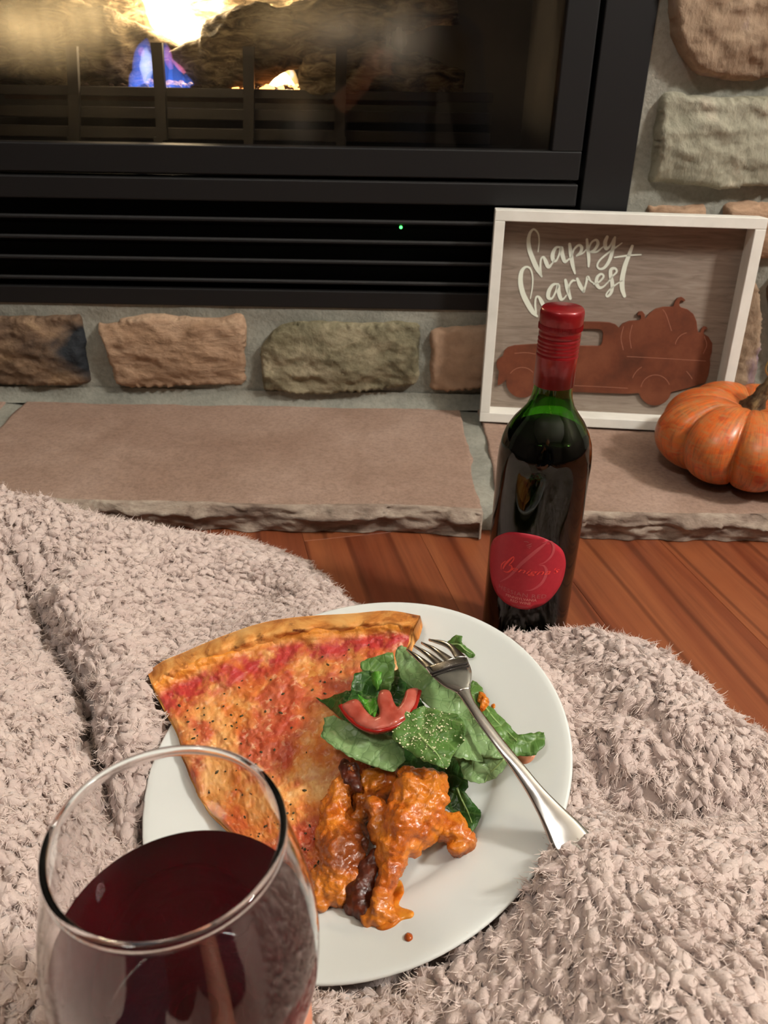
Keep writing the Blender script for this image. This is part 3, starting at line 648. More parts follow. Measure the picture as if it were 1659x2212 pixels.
p0 = S(0, 0, BC+.0017); tm.transform(Matrix(((sd_[0], su[0], sn[0], p0[0]), (sd_[1], su[1], sn[1], p0[1]), (sd_[2], su[2], sn[2], p0[2]), (0, 0, 0, 1))))
mru = M('rusty_red_brown_metal', rough=.6, spec=.35); v = mru.coord(); a = mru.noise(v, 22, 6, .65); mru.color(mru.ramp(a, [(.3, hx('552d1c')), (.5, hx('6c3924')), (.7, hx('7b462e'))])); mru.bump(mru.noise(v, 120, 4), .15, .0006)
tm.materials.clear(); tm.materials.append(mru.m); truck = link(bpy.data.objects.new('truck_cutout', tm), sign); truck['label'] = 'rusty red-brown pickup truck loaded with pumpkins'
m_etch = plain('bare_etched_metal', hx('a5715c'), .45)
for ln in ([(855, 396), (1080, 408), (1305, 422)], [(555, 562), (700, 568), (860, 577)], [(215, 378), (280, 374), (335, 382)], arc(258, 540, 82, 215, 320, 10), arc(1018, 585, 84, 190, 340, 14), arc(1000, 560, 120, 200, 240, 6), arc(1210, 340, 80, 190, 260, 8), [(1110, 250), (1080, 160), (1060, 128)], [(835, 360), (822, 290), (836, 225)], [(880, 350), (872, 280), (886, 215)], [(1290, 380), (1310, 330), (1296, 280)], [(1195, 480), (1215, 505), (1228, 525)]):
    q = smooth_path([(*s_px(x, y, BC+.0036), 0) for x, y in crop4(ln)], 24)[:, :2]; T = np.gradient(q, axis=0); T /= np.linalg.norm(T, axis=1)[:, None]; N = np.c_[-T[:, 1], T[:, 0]]*.00028; V, Fc, k = [], [], 0
    for i in range(len(q)):
        for s, c in ((-1, .0034), (1, .0034), (1, .0024), (-1, .0024)): V.append(S(*(q[i]+N[i]*s), BC+c))
    for i in range(len(q)-1): Fc += [(k+4*i+j, k+4*i+(j+1) % 4, k+4*i+4+(j+1) % 4, k+4*i+4+j) for j in range(4)]
    mk('etched_line', V, Fc, m_etch, truck, smooth=False)

# ================================================================== wine bottle
BX, BY = .126, .577
bot = thing('wine_bottle', 'green glass bottle of red wine with red screw cap and red label', 'bottle', (BX, BY, 0))
mgl = M('dark_green_glass', rough=.02, base=(.16, .42, .06, 1), spec=.5); mgl.set('Transmission Weight', 1.); mgl.set('IOR', 1.5)
BR = .0366
prof = [(0, .006), (.020, .005), (.030, .0015), (.0335, .0), (.0358, .0025), (BR, .007), (BR, .10), (BR, .180), (.0362, .188), (.0348, .197), (.0318, .206), (.0272, .214), (.0222, .2205), (.0180, .2265), (.0156, .233), (.0146, .240), (.0142, .250), (.0140, .296)]
inn = [(.0118, .296), (.0120, .250), (.0126, .238), (.0156, .2275), (.0200, .2205), (.0250, .2138), (.0296, .2052), (.0326, .196), (.0340, .186), (.0344, .178), (.0344, .010), (.030, .008), (0, .010)]
lathe('glass', prof+inn, BX, BY, mgl.m, bot, 72)
mwi = M('red_wine_dark', rough=.04, base=(.004, .001, .0015, 1), spec=.08)
lathe('wine', [(0, .0095), (.030, .0070), (.0353, .0110), (.0353, .178), (.0349, .1865), (.0334, .1962), (.0306, .2035), (.0285, .2075), (.0270, .2082), (0, .2082)], BX, BY, mwi.m, bot, 64)
mcp = M('red_metal_capsule', rough=.32, spec=.5, base=hx('820b12')); mcp.set('Metallic', .25); mcp.set('Coat Weight', .3)
cp = [(.0149, .2440), (.01515, .2440), (.01515, .2655), (.0153, .2660), (.0155, .2668), (.0153, .2677), (.0149, .2685), (.0150, .2692), (.0154, .2698), (.0154, .2712), (.0151, .2716)]
for i in range(3): cp += [(.0151, .2722+i*.0028), (.0154, .2730+i*.0028), (.0154, .2738+i*.0028), (.0150, .2744+i*.0028)]
lathe('capsule_sleeve', cp+[(.0148, .2815)], BX, BY, mcp.m, bot, 72)
cap_ = lathe('screw_cap', [(.0149, .2810), (.0152, .2812), (.0153, .2835), (.0149, .2845), (.0152, .2855), (.0156, .2868), (.0157, .2895), (.0154, .2902), (.0158, .2912), (.0159, .2985), (.0154, .3008), (.0143, .3020), (0, .3022)], BX, BY, mcp.m, bot, 96)
# knurled band
V, Fc = [], []
for k in range(90):
    a = 2*math.pi*k/90; da = .020
    for z in (.2866, .2902):
        for aa, r in ((a-da, .0153), (a, .01615), (a+da, .0153)): V.append((BX+r*math.cos(aa), BY+r*math.sin(aa), z))
    b = len(V)-6; Fc += [(b, b+1, b+4, b+3), (b+1, b+2, b+5, b+4)]
mk('knurled_band', V, Fc, mcp.m, cap_)
# label on the curved glass
def cyl_hit(x, y, r):
    d = ray(x, y); ox, oy = CAM[0]-BX, CAM[1]-BY; A = d[0]**2+d[1]**2; B = 2*(ox*d[0]+oy*d[1]); Cq = ox*ox+oy*oy-r*r
    t = (-B-math.sqrt(max(B*B-4*A*Cq, 0)))/(2*A); p = CAM+d*t; return math.atan2(p[1]-BY, p[0]-BX)*r, p[2]
def cyl(s, z, r): a = s/BR; return (BX+r*math.cos(a), BY+r*math.sin(a), z)
LO = [(1092, 1151), (1120, 1150), (1160, 1157), (1192, 1170), (1212, 1185), (1220, 1203), (1221, 1225), (1214, 1255), (1200, 1280), (1180, 1301), (1155, 1313), (1130, 1316), (1105, 1309), (1085, 1296), (1070, 1276), (1061, 1248), (1058.5, 1215), (1060, 1185), (1068, 1164)]
o2 = smooth_closed([cyl_hit(x, y, BR) for x, y in LO], 80); v2, f2 = fill2d(o2, .004)
top = np.array([cyl(s, z, BR+.0004) for s, z in v2]); low = np.array([cyl(s, z, BR+.0001) for s, z in v2]); V, Fc = slab_from(top, f2, low-top)
mlb = M('matte_red_label', rough=.45, spec=.4); v = mlb.coord(); mlb.color(mlb.ramp(mlb.noise(v, 300, 3), [(.3, hx('ab2130')), (.7, hx('b32734'))]))
lab = mk('label', V, Fc, mlb.m, bot); lab['label'] = 'rounded red paper label'
def lab_strokes(name, sts, width, mat, off):
    V, Fc = [], []
    for st in sts:
        q = smooth_path([(*cyl_hit(1020+x/6.381, 1120+y/6.381, BR), w) for x, y, w in st], 10*len(st)); T = np.gradient(q[:, :2], axis=0); T /= np.linalg.norm(T, axis=1)[:, None]+1e-12; N = np.c_[-T[:, 1], T[:, 0]]; k = len(V)
        for i in range(len(q)):
            for s in (-1, 1): a, b = q[i, :2]+N[i]*q[i, 2]*width*s; V.append(cyl(a, b, BR+off))
        Fc += [(k+2*i, k+2*i+1, k+2*i+3, k+2*i+2) for i in range(len(q)-1)]
    return mk(name, V, Fc, mat, lab)
m_fB = plain('faint_label_print', hx('bf4a50'), .4); m_br = plain('bright_red_print', hx('ee453c'), .35); m_pk2 = plain('pale_pink_print', hx('d98a80'), .5); m_dim = plain('dusty_pink_print', hx('b25a58'), .5)
k_ = 1/6.381/F*.68*.5
lab_strokes('swash_initial', [[(390, 870, 6), (520, 790, 26), (680, 620, 44), (850, 470, 46), (960, 380, 36), (1040, 310, 10)], [(960, 330, 6), (1070, 310, 24), (1120, 380, 34), (1100, 490, 34), (1010, 590, 22), (920, 630, 8)], [(920, 640, 6), (990, 650, 24), (1020, 740, 40), (960, 880, 40), (830, 975, 22), (740, 985, 6)]], k_, m_fB, .0006)
lab_strokes('script_initial', [[(405, 700, 6), (415, 630, 14), (470, 580, 8)], [(430, 690, 14), (470, 620, 22), (550, 540, 14), (580, 525, 8), (570, 575, 12), (510, 640, 8)], [(510, 640, 6), (550, 650, 14), (545, 700, 18), (490, 735, 12), (440, 720, 8)]], k_*1.3, m_br, .0007)
lab_strokes('winery_mark', [[(715, 312, 8), (760, 315, 14), (780, 330, 8)], [(750, 370, 8), (790, 355, 12), (822, 340, 8)], [(760, 392, 6), (800, 380, 12), (822, 372, 6)], [(780, 408, 6), (800, 402, 10)]], k_, m_dim, .0007)
def lab_text(name, txt, x, y, x2, y2, hpx, mat, shear=0., off=.0007, sp=1.):
    tcu = bpy.data.curves.new('txt', 'FONT'); tcu.body = txt; tcu.size = 1; tcu.resolution_u = 2; tcu.shear = shear; tcu.space_character = sp
    to = bpy.data.objects.new('txt', tcu); COL.objects.link(to); dg = bpy.context.evaluated_depsgraph_get(); dg.update(); me = bpy.data.meshes.new_from_object(to.evaluated_get(dg)); bpy.data.objects.remove(to)
    n = len(me.vertices); co = np.empty(n*3); me.vertices.foreach_get('co', co); co = co.reshape(-1, 3); x0, x1 = co[:, 0].min(), co[:, 0].max()
    A = np.array(cyl_hit(1020+x/6.381, 1120+y/6.381, BR)); B = np.array(cyl_hit(1020+x2/6.381, 1120+y2/6.381, BR)); hgt = hpx/6.381/F*.70
    u = (co[:, 0]-x0)/(x1-x0); P = A+(B-A)*u[:, None]; P[:, 1] += co[:, 1]/.7*hgt
    V = [cyl(s, z, BR+off) for s, z in P]; Fc = [tuple(p.vertices) for p in me.polygons]; bpy.data.meshes.remove(me)
    return mk(name, V, Fc, mat, lab, smooth=False)
lab_text('brand_lettering', "enigna's", 550, 705, 1195, 735, 75, m_br, .35)
lab_text('wine_name', 'HESSIAN RED', 375, 950, 1015, 1090, 62, m_dim, 0, sp=1.1)
lab_text('region_line', 'PENNSYLVANIA', 470, 1062, 885, 1138, 40, m_pk2)
lab_text('region_line', 'RED WINE', 530, 1133, 805, 1186, 40, m_pk2)
lab_text('alcohol_line', '12% ALCOHOL', 548, 1190, 775, 1232, 22, m_dim)

# ================================================================== pumpkin
pxc, pyc, PR, PZ0, PZ1 = .4165, .858, .101, ZH, .129
pk = thing('pumpkin', 'glossy orange decorative pumpkin on the hearth beside the sign', 'pumpkin', (pxc, pyc, ZH))
mpk = M('painted_orange_pumpkin', rough=.36, spec=.5); v = mpk.coord(kind='UV', scale=(1, 1, 1)); 
s1 = mpk.noise(mpk.coord(kind='UV', scale=(150, 5, 1)), 1, 5, .65, .4); s2 = mpk.noise(mpk.coord(kind='UV', scale=(26, 7, 1), loc=(3, 1, 0)), 1, 5, .6, 1.); s3 = mpk.noise(mpk.coord(kind='UV', scale=(40, 40, 1)), 1, 4, .6)
c = mpk.ramp(s2, [(.32, hx('b8441a')), (.46, hx('cf6222')), (.58, hx('bd6936')), (.74, hx('d67c2c'))])
c = mpk.mix(mpk.val(s1, .46, .64, 0, .75), c, hx('84502f')); c = mpk.mix(mpk.val(s3, .48, .66, 0, .6), c, hx('a97c4c'))
mpk.color(c); mpk.roughs(mpk.val(s1, .3, .7, .28, .48)); mpk.bump(s1, .10, .0008)
NL, nu, nv = 9, 288, 60; P = np.zeros((nu, nv, 3)); UV = np.zeros((nu, nv, 2)); ph0 = 1.05
for i in range(nu):
    a = 2*math.pi*i/nu
    lo = abs(math.cos((a-ph0)*NL/2)); lobe = lo**.42
    size = 1+.035*math.sin(math.floor(((a-ph0)/(2*math.pi)*NL+.5) % NL)*2.4)
    for j in range(nv):
        t = j/(nv-1); th = -math.pi/2+math.pi*t
        r = max(math.cos(th), 0)**.62*PR*size; z = .5*math.sin(th)
        depth = .22*math.sin(math.pi*min(1, t*1.08))**.6 if t < .93 else .22*max(0, (1-t)/.07)*.8
        r *= 1-depth*(1-lobe)
        zz_ = (PZ0+PZ1)/2+.001+z*(PZ1-PZ0)*(1-.16*(1-lobe)*math.cos(th)**.5)
        dip = math.exp(-(r/.030)**2); zz_ -= .014*dip*(1 if t > .5 else 0); zz_ += .008*dip*(1 if t < .5 else 0)
        P[i, j] = (pxc+r*math.cos(a), pyc+r*math.sin(a), max(zz_, PZ0)); UV[i, j] = (i/nu, t)
V, Fc = gridmesh(P, True); mk('body', V, Fc, mpk.m, pk, uv=UV.reshape(-1, 2))
mst = stone_mat('brown_gold_stem', [hx('33261a'), hx('5a4630'), hx('8d7650'), hx('b7a078')], 60, (1, 1, .35), bumpd=.002)
q = smooth_path([(pxc, pyc, .113, .020), (pxc+.001, pyc-.001, .121, .0125), (pxc+.005, pyc-.002, .133, .0085), (pxc+.012, pyc-.003, .147, .0075), (pxc+.022, pyc-.003, .160, .0078), (pxc+.026, pyc-.003, .164, .005)], 40)
V, Fc = tube_np(q[:, :3], q[:, 3], 20, seed=3, rough=.16, fq=150, twist=.05); mk('stem', V, Fc, mst, pk)
th = np.linspace(0, 4*math.pi, 70); base = np.array(ony(1662, 790, pyc-.02))
hel = np.c_[base[0]+.008*np.cos(th)+.0012*th, base[1]-.004*th/6, base[2]+.008*np.sin(th)*1.1-.0006*th]; start = np.array([[pxc+.010, pyc-.004, .142], [pxc+.02, pyc-.012, .15]])
pth = smooth_path(np.vstack([start, hel[::3]]), 120); V, Fc = tube_np(pth, np.full(120, .0009), 8); mk('tendril', V, Fc, plain('golden_wire', hx('b59a5e'), .35, .5, .6), pk)

# ================================================================== dinner plate
PC = np.array([-.0183, .365, .0765]); pn = np.array([math.sin(-.223), math.sin(-.1271), 1.]); pn /= np.linalg.norm(pn)
pu = np.array([1., 0, 0])-pn*pn[0]; pu /= np.linalg.norm(pu); pv = np.cross(pn, pu); PRAD = .135
PL3 = lambda a, b, w: PC+pu*a+pv*b+pn*w
def pp(x, y, w=0.):
    d = ray(x, y); p0 = PC+pn*w; t = ((p0-CAM)@pn)/(d@pn); return CAM+d*t
def pab(x, y, w=0.): q = pp(x, y, w)-PC; return np.array([q@pu, q@pv])
def plate_w(r):  # height of the plate's upper face at radius r
    return float(np.interp(r, [0, .078, .086, .092, .098, .115, .131, .135], [-.0185, -.0182, -.0165, -.0125, -.0100, -.0055, -.0008, 0]))
mpl = M('white_porcelain', rough=.16, base=hx('dcdfdb'), spec=.5); mpl.set('Coat Weight', .3); mpl.set('Coat Roughness', .05)
plate = thing('dinner_plate', 'round white dinner plate resting tilted on the fleece blanket', 'plate', PC)
rs = [0, .04, .07, .078, .082, .086, .089, .092, .095, .098, .105, .115, .125, .131, .134]
prf = [(r, plate_w(r)) for r in rs] + [(.1352, -.0004), (.1356, -.0016), (.1350, -.0030), (.125, -.0060), (.112, -.0105), (.100, -.0150), (.092, -.0190), (.086, -.0222), (.080, -.0225), (.076, -.0215), (.05, -.0215), (0, -.0215)]
V, Fc, n = [], [], 128
for r, w in prf:
    for k in range(n): a = 2*math.pi*k/n; V.append(PL3(max(r, 1e-5)*math.cos(a), max(r, 1e-5)*math.sin(a), w))
Fc = [(i*n+k, i*n+(k+1) % n, (i+1)*n+(k+1) % n, (i+1)*n+k) for i in range(len(prf)-1) for k in range(n)]
V = np.array(V); o = mk('body', V, [f[::1] for f in Fc], mpl.m, plate)

# ================================================================== pizza slice
pz = thing('pizza_slice', 'large slice of cheese pizza hanging over the plate edge', 'pizza', pp(600, 1600, -.004))
Lp = smooth_path([(318, 1452), (343, 1516), (383, 1588), (400, 1645), (440, 1722), (500, 1788), (570, 1842), (640, 1882), (712, 1905)], 101)
Rp = smooth_path([(909, 1330), (888, 1385), (868, 1440), (850, 1500), (830, 1570), (806, 1650), (782, 1730), (754, 1810), (722, 1902)], 101)
Cp = smooth_path([(318, 1452), (352, 1428), (388, 1413), (436, 1392), (486, 1372), (560, 1347), (640, 1333), (760, 1325), (840, 1319), (909, 1330)], 101)
def pz_px(s, t):
    i = lambda A, q: np.stack([np.interp(q, np.linspace(0, 1, 101), A[:, k]) for k in (0, 1)], -1)
    base = i(Lp, t)*(1-s)[..., None]+i(Rp, t)*s[..., None]
    ch = i(Cp, s)-(Lp[0]*(1-s)[..., None]+Rp[0]*s[..., None])
    return base+ch*((1-t)**1.5)[..., None]
def pz_w(t): return np.interp(t, [0, .12, .3, .6, 1], [.011, .0075, .002, -.005, -.0098])
def pz_pts(s, t, w):
    q = pz_px(s, t); sh = q.shape[:-1]; q = q.reshape(-1, 2); w = w.ravel()
    return np.array([pp(x, y, ww) for (x, y), ww in zip(q, w)]).reshape(*sh, 3)
ns, nt_ = 130, 150
s, t = np.meshgrid(np.linspace(0, 1, ns), np.linspace(0, 1, nt_)**1.15, indexing='ij')
wob = .006*fbm(np.stack([t*14, 0*t, 0*t+2], -1).reshape(-1, 3), 4).reshape(t.shape); s_ = s+wob*(np.abs(s-.5)*2)
f3 = np.concatenate([pz_px(s, t)/62., 0*s[..., None]], -1).reshape(-1, 3)
lip = .0085*np.exp(-((t-.045)/.038)**2)*(1+.35*fbm(f3*1.6+3, 3).reshape(t.shape)) - .006*np.clip(1-t/.012, 0, 1)
wd_ = pz_w(t)+lip-.0018+.0012*fbm(f3*3+7, 4).reshape(t.shape)*np.clip(1-(t-.12)/.05, .2, 1)
topc = pz_pts(s_, t, wd_); thick = np.interp(t, [0, .05, .12, 1], [.009, .013, .007, .0055])
low = topc-pn*thick[..., None]
low_in = low.copy()
Vt, Ft = gridmesh(topc); m_ = len(Vt); V = np.vstack([Vt, low.reshape(-1, 3)]); Fc = [tuple(f[::-1]) for f in Ft]+[tuple(i+m_ for i in f) for f in Ft]
idx = lambda i, j: i*nt_+j
for j in range(nt_-1):
    Fc.append((idx(0, j), idx(0, j+1), m_+idx(0, j+1), m_+idx(0, j))); Fc.append((idx(ns-1, j+1), idx(ns-1, j), m_+idx(ns-1, j), m_+idx(ns-1, j+1)))
for i in range(ns-1):
    Fc.append((idx(i+1, 0), idx(i, 0), m_+idx(i, 0), m_+idx(i+1, 0))); Fc.append((idx(i, nt_-1), idx(i+1, nt_-1), m_+idx(i+1, nt_-1), m_+idx(i, nt_-1)))
uvc = np.stack([s, t], -1).reshape(-1, 2); uvc = np.vstack([uvc, uvc])
mcr = M('baked_pizza_crust', rough=.6, spec=.35); uv = mcr.coord(kind='UV', scale=(9, 12, 1)); a = mcr.noise(uv, 1.2, 6, .65, .6); ob_ = mcr.coord(); b = mcr.noise(ob_, 260, 4, .6)
c = mcr.ramp(a, [(.30, hx('8a4a1c')), (.44, hx('c47a34')), (.56, hx('d99a52')), (.72, hx('e0ad68'))])
c = mcr.mix(mcr.val(mcr.noise(uv, 2.1, 5, .6), .60, .70), c, hx('6d3214')); mcr.color(c); mcr.bump(mcr.math('ADD', a, mcr.math('MULTIPLY', b, .4)), .5, .0016)
mk('crust', V, Fc, mcr.m, pz, uv=uvc)
# melted cheese and sauce
ns, nt_ = 170, 210
s, t = np.meshgrid(np.linspace(.012, .988, ns), np.linspace(0, 1, nt_), indexing='ij')
st = .055+.018*fbm(np.stack([s*9, 0*s, 0*s+5], -1).reshape(-1, 3), 3).reshape(s.shape); t2 = st+(1-.004-st)*t
wob = .006*fbm(np.stack([t2*14, 0*t, 0*t+2], -1).reshape(-1, 3), 4).reshape(t.shape); s_ = s+wob*(np.abs(s-.5)*2)
f3 = np.concatenate([pz_px(s, t2)/62., 0*s[..., None]], -1).reshape(-1, 3); lip = .0080*np.exp(-((t2-.045)/.038)**2)
edge = np.clip(np.minimum(np.minimum(s, 1-s)*28, np.minimum(t*22, 1)), 0, 1)**.5
wc = pz_w(t2)+lip-.0022+edge*(.0030+.0016*fbm(f3*.9+1, 3).reshape(s.shape)+.0010*fbm(f3*3.2, 4).reshape(s.shape)+.0005*fbm(f3*9, 3).reshape(s.shape))
V, Fc = gridmesh(pz_pts(s_, t2, wc)); Fc = [tuple(f[::-1]) for f in Fc]
mch = M('melted_cheese_and_sauce', rough=.34, spec=.5); mch.set('Subsurface Weight', .12); mch.set('Subsurface Radius', (.004, .002, .001)); mch.set('Subsurface Scale', .6)
uv = mch.coord(scale=(38, 38, 38)); fine = mch.coord(scale=(190, 190, 190)); a = mch.noise(uv, 1.05, 6, .6, .5); a2 = mch.noise(uv, .55, 4, .55, .6); b = mch.noise(fine, 1., 5, .65, .5)
sep = mch.n('SeparateXYZ'); tcu = mch.n('TexCoord'); mch.l(tcu.outputs['UV'], sep.inputs[0]); T_ = sep.outputs[1]
c = mch.ramp(a, [(.30, hx('e6b476')), (.44, hx('e09c56')), (.56, hx('d67e38')), (.68, hx('c25a28'))])
c = mch.mix(mch.val(a2, .49, .60, 0, .85), c, hx('b0402a'))
c = mch.mix(mch.val(b, .56, .74, 0, .55), c, hx('bd5630'))
c = mch.mix(mch.val(b, .44, .28, 0, .6), c, hx('f0cfa0'))
# red sauce band under the crust, orange cheese on the lip
band = mch.math('MULTIPLY', mch.val(T_, .085, .12), mch.val(T_, .23, .16)); band = mch.math('MULTIPLY', band, mch.val(mch.noise(uv, 1.7, 4, .6), .36, .52))
c = mch.mix(mch.math('MULTIPLY', band, .9), c, hx('b52c33'))
c = mch.mix(mch.val(T_, .105, .075), c, mch.ramp(b, [(.3, hx('e89a3c')), (.6, hx('dd8a33')), (.75, hx('a65a22'))]))
mch.color(c); mch.roughs(mch.val(b, .3, .7, .22, .5)); mch.bump(mch.math('ADD', mch.math('MULTIPLY', a, 1.5), b), .55, .0018)
mk('cheese_topping', V, Fc, mch.m, pz, uv=np.stack([s, t2], -1).reshape(-1, 2))
m_herb = plain('dried_herb', hx('3a3314'), .7, vary=.4, vs=300); bm = bmesh.new()
for k in range(120):
    ss, tt = rng.uniform(.06, .94), rng.uniform(.10, .95)
    i, j = int((ss-.012)/.976*(ns-1)), int(tt*(nt_-1)); p = np.array(V[i*nt_+j])+pn*.0003; r = rng.uniform(.0004, .0010)
    bmesh.ops.create_icosphere(bm, subdivisions=1, radius=1, matrix=Matrix.Translation(Vector(p)) @ Matrix.Rotation(rng.uniform(0, 6), 4, 'Z') @ Matrix.Diagonal((r*rng.uniform(.8, 2.2), r, .0004, 1)))
tag(from_bm('herb_flakes', bm, m_herb, pz, True), kind='stuff')

# ================================================================== salad
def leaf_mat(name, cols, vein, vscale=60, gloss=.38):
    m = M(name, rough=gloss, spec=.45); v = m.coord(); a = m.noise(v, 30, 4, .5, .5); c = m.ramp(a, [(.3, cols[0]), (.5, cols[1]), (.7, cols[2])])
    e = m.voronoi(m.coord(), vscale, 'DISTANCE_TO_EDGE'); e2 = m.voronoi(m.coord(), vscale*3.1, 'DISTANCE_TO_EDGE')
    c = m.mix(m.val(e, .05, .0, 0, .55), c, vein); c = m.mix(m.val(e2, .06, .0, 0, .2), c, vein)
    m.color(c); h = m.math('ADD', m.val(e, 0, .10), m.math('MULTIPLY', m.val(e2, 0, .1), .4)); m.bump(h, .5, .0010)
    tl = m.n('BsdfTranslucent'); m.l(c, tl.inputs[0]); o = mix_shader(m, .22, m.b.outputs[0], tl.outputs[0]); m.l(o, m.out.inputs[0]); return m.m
lf_lt = leaf_mat('pale_green_lettuce', [hx('74965a'), hx('88a86c'), hx('99b57e')], hx('648a4c'))
lf_md = leaf_mat('green_lettuce', [hx('4c7030'), hx('5d843e'), hx('70974c')], hx('86a560'), 50)
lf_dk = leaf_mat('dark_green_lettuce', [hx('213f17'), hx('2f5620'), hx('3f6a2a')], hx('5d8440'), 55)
lf_br = leaf_mat('bright_green_lettuce', [hx('3f7a20'), hx('559a2c'), hx('69ab3a')], hx('8cc060'), 50)
def leaf(outline, w0, mat, label, gx=0., gy=0., curl=.006, seed=0, rib=None, cup=0., thick=.0005):
    o = smooth_closed(outline, 8*len(outline)); lin = np.array([np.array(outline[i], float)*(1-k/8)+np.array(outline[(i+1) % len(outline)], float)*k/8 for i in range(len(outline)) for k in range(8)]); o = .35*o+.65*lin; n = len(o); o = o+2.0*np.c_[fbm(np.c_[o*.13, np.full(n, seed)], 3), fbm(np.c_[o*.13, np.full(n, seed+5)], 3)]
    v2, f2 = fill2d(o, 7.); c = o.mean(0); sz = np.abs(o-c).max(0)
    q = (v2-c)/sz; nz = fbm(np.c_[v2*.016, np.full(len(v2), seed*1.7)], 3); nf = fbm(np.c_[v2*.05, np.full(len(v2), seed*.7)], 3)
    rr = np.hypot(q[:, 0], q[:, 1])
    w = w0+gx*q[:, 0]+gy*q[:, 1]+curl*nz+.0013*nf+cup*rr**2
    P = np.array([pp(x, y, ww) for (x, y), ww in zip(v2, w)])
    ab = np.array([[(p-PC)@pu, (p-PC)@pv, (p-PC)@pn] for p in P]); mn = np.array([plate_w(r) for r in np.hypot(ab[:, 0], ab[:, 1])])+.0012
    lift = np.maximum(mn-ab[:, 2], 0); P = P+lift[:, None]*(CAM-P)/np.abs((CAM-P)@pn)[:, None]
    Vs, Fs = slab_from(P, [tuple(f) for f in f2], -pn*thick); ob = tag(mk('lettuce_leaf', Vs, Fs, mat), label, 'lettuce', 'torn lettuce leaves on the plate')
    if rib:
        rq = smooth_path(rib, 30); ii = [int(np.argmin(np.hypot(v2[:, 0]-x, v2[:, 1]-y))) for x, y in rq]
        pts = smooth_path(np.array([P[k] for k in ii[::9]])+pn*.0001, 26); V_, F_ = tube_np(pts, np.linspace(.0007, .00025, 26), 8); mk('midrib', V_, F_, m_rib, ob)
    return ob
m_rib = plain('pale_midrib', hx('93b06c'), .4)
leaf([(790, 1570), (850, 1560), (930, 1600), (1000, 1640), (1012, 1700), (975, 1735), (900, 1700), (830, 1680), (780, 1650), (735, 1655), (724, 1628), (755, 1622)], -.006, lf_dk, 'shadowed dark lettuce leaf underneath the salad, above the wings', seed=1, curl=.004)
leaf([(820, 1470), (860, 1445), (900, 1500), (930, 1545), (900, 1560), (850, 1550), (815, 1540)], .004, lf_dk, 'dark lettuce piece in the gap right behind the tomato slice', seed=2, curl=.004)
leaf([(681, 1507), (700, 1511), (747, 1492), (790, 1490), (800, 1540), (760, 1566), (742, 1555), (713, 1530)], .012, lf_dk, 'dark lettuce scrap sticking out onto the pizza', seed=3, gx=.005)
leaf([(964, 1390), (985, 1370), (1000, 1374), (998, 1388), (1028, 1414), (1016, 1422), (1001, 1412), (985, 1404)], .002, lf_md, 'small folded lettuce scrap behind the fork tines', seed=4, gy=-.004, rib=[(972, 1392), (1000, 1398), (1020, 1416)])
leaf([(1020, 1469), (1042, 1485), (1048, 1515), (1091, 1556), (1120, 1587), (1150, 1583), (1175, 1582), (1177, 1608), (1156, 1629), (1130, 1632), (1105, 1632), (1088, 1610), (1055, 1567), (1028, 1534), (1012, 1502)], .008, lf_md, 'long lettuce leaf reaching out past the fork handle to the plate rim', seed=5, gx=-.004, curl=.005, rib=[(1045, 1530), (1085, 1570), (1125, 1605)])
leaf([(985, 1637), (1023, 1632), (1050, 1630), (1082, 1628), (1095, 1652), (1070, 1680), (1034, 1693), (1001, 1681), (993, 1654)], .007, lf_lt, 'pale rounded lettuce leaf at the lower end of the salad beside the fork', seed=6, gy=-.005, rib=[(1088, 1640), (1060, 1670), (1045, 1690)])
leaf([(854, 1403), (865, 1393), (884, 1405), (915, 1440), (955, 1470), (995, 1500), (1020, 1534), (1042, 1576), (1067, 1606), (1086, 1638), (1042, 1633), (1015, 1600), (985, 1560), (953, 1545), (911, 1513), (890, 1486), (867, 1467), (862, 1450), (856, 1429)], .018, lf_lt, 'big pale lettuce leaf lying right under the fork head', seed=7, curl=.005, gx=-.003)
leaf([(778, 1441), (783, 1428), (815, 1415), (848, 1409), (853, 1437), (850, 1467), (838, 1500), (812, 1500), (795, 1470)], .019, lf_md, 'dark folded leaf standing highest at the pizza side of the salad', seed=8, gy=-.006, curl=.004)
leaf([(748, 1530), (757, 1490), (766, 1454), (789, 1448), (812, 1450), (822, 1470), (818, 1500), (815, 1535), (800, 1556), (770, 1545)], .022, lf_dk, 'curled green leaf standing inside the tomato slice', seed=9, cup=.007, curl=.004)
leaf([(801, 1457), (812, 1450), (825, 1453), (823, 1470), (815, 1492), (810, 1484), (803, 1470)], .031, lf_br, 'tiny bright green leaf tip above the tomato', seed=10, curl=.003)
leaf([(774, 1498), (790, 1512), (812, 1508), (817, 1525), (808, 1548), (795, 1540), (783, 1520)], .030, lf_br, 'small bright green fold of leaf behind the tomato slice', seed=11, curl=.003, cup=.004)
leaf([(698, 1551), (721, 1546), (759, 1563), (806, 1576), (844, 1589), (869, 1614), (876, 1640), (850, 1667), (806, 1655), (755, 1634), (721, 1612), (692, 1590), (700, 1566)], .022, lf_lt, 'pale veined lettuce leaf lying on the pizza in front of the tomato', seed=12, curl=.004, gx=-.004, rib=None)
leaf([(985, 1543), (1010, 1556), (1024, 1580), (1036, 1610), (1043, 1644), (1012, 1641), (978, 1632), (965, 1590)], .024, lf_lt, 'pale leaf tucked between the dusted leaf and the fork', seed=13, curl=.004, gx=-.006)
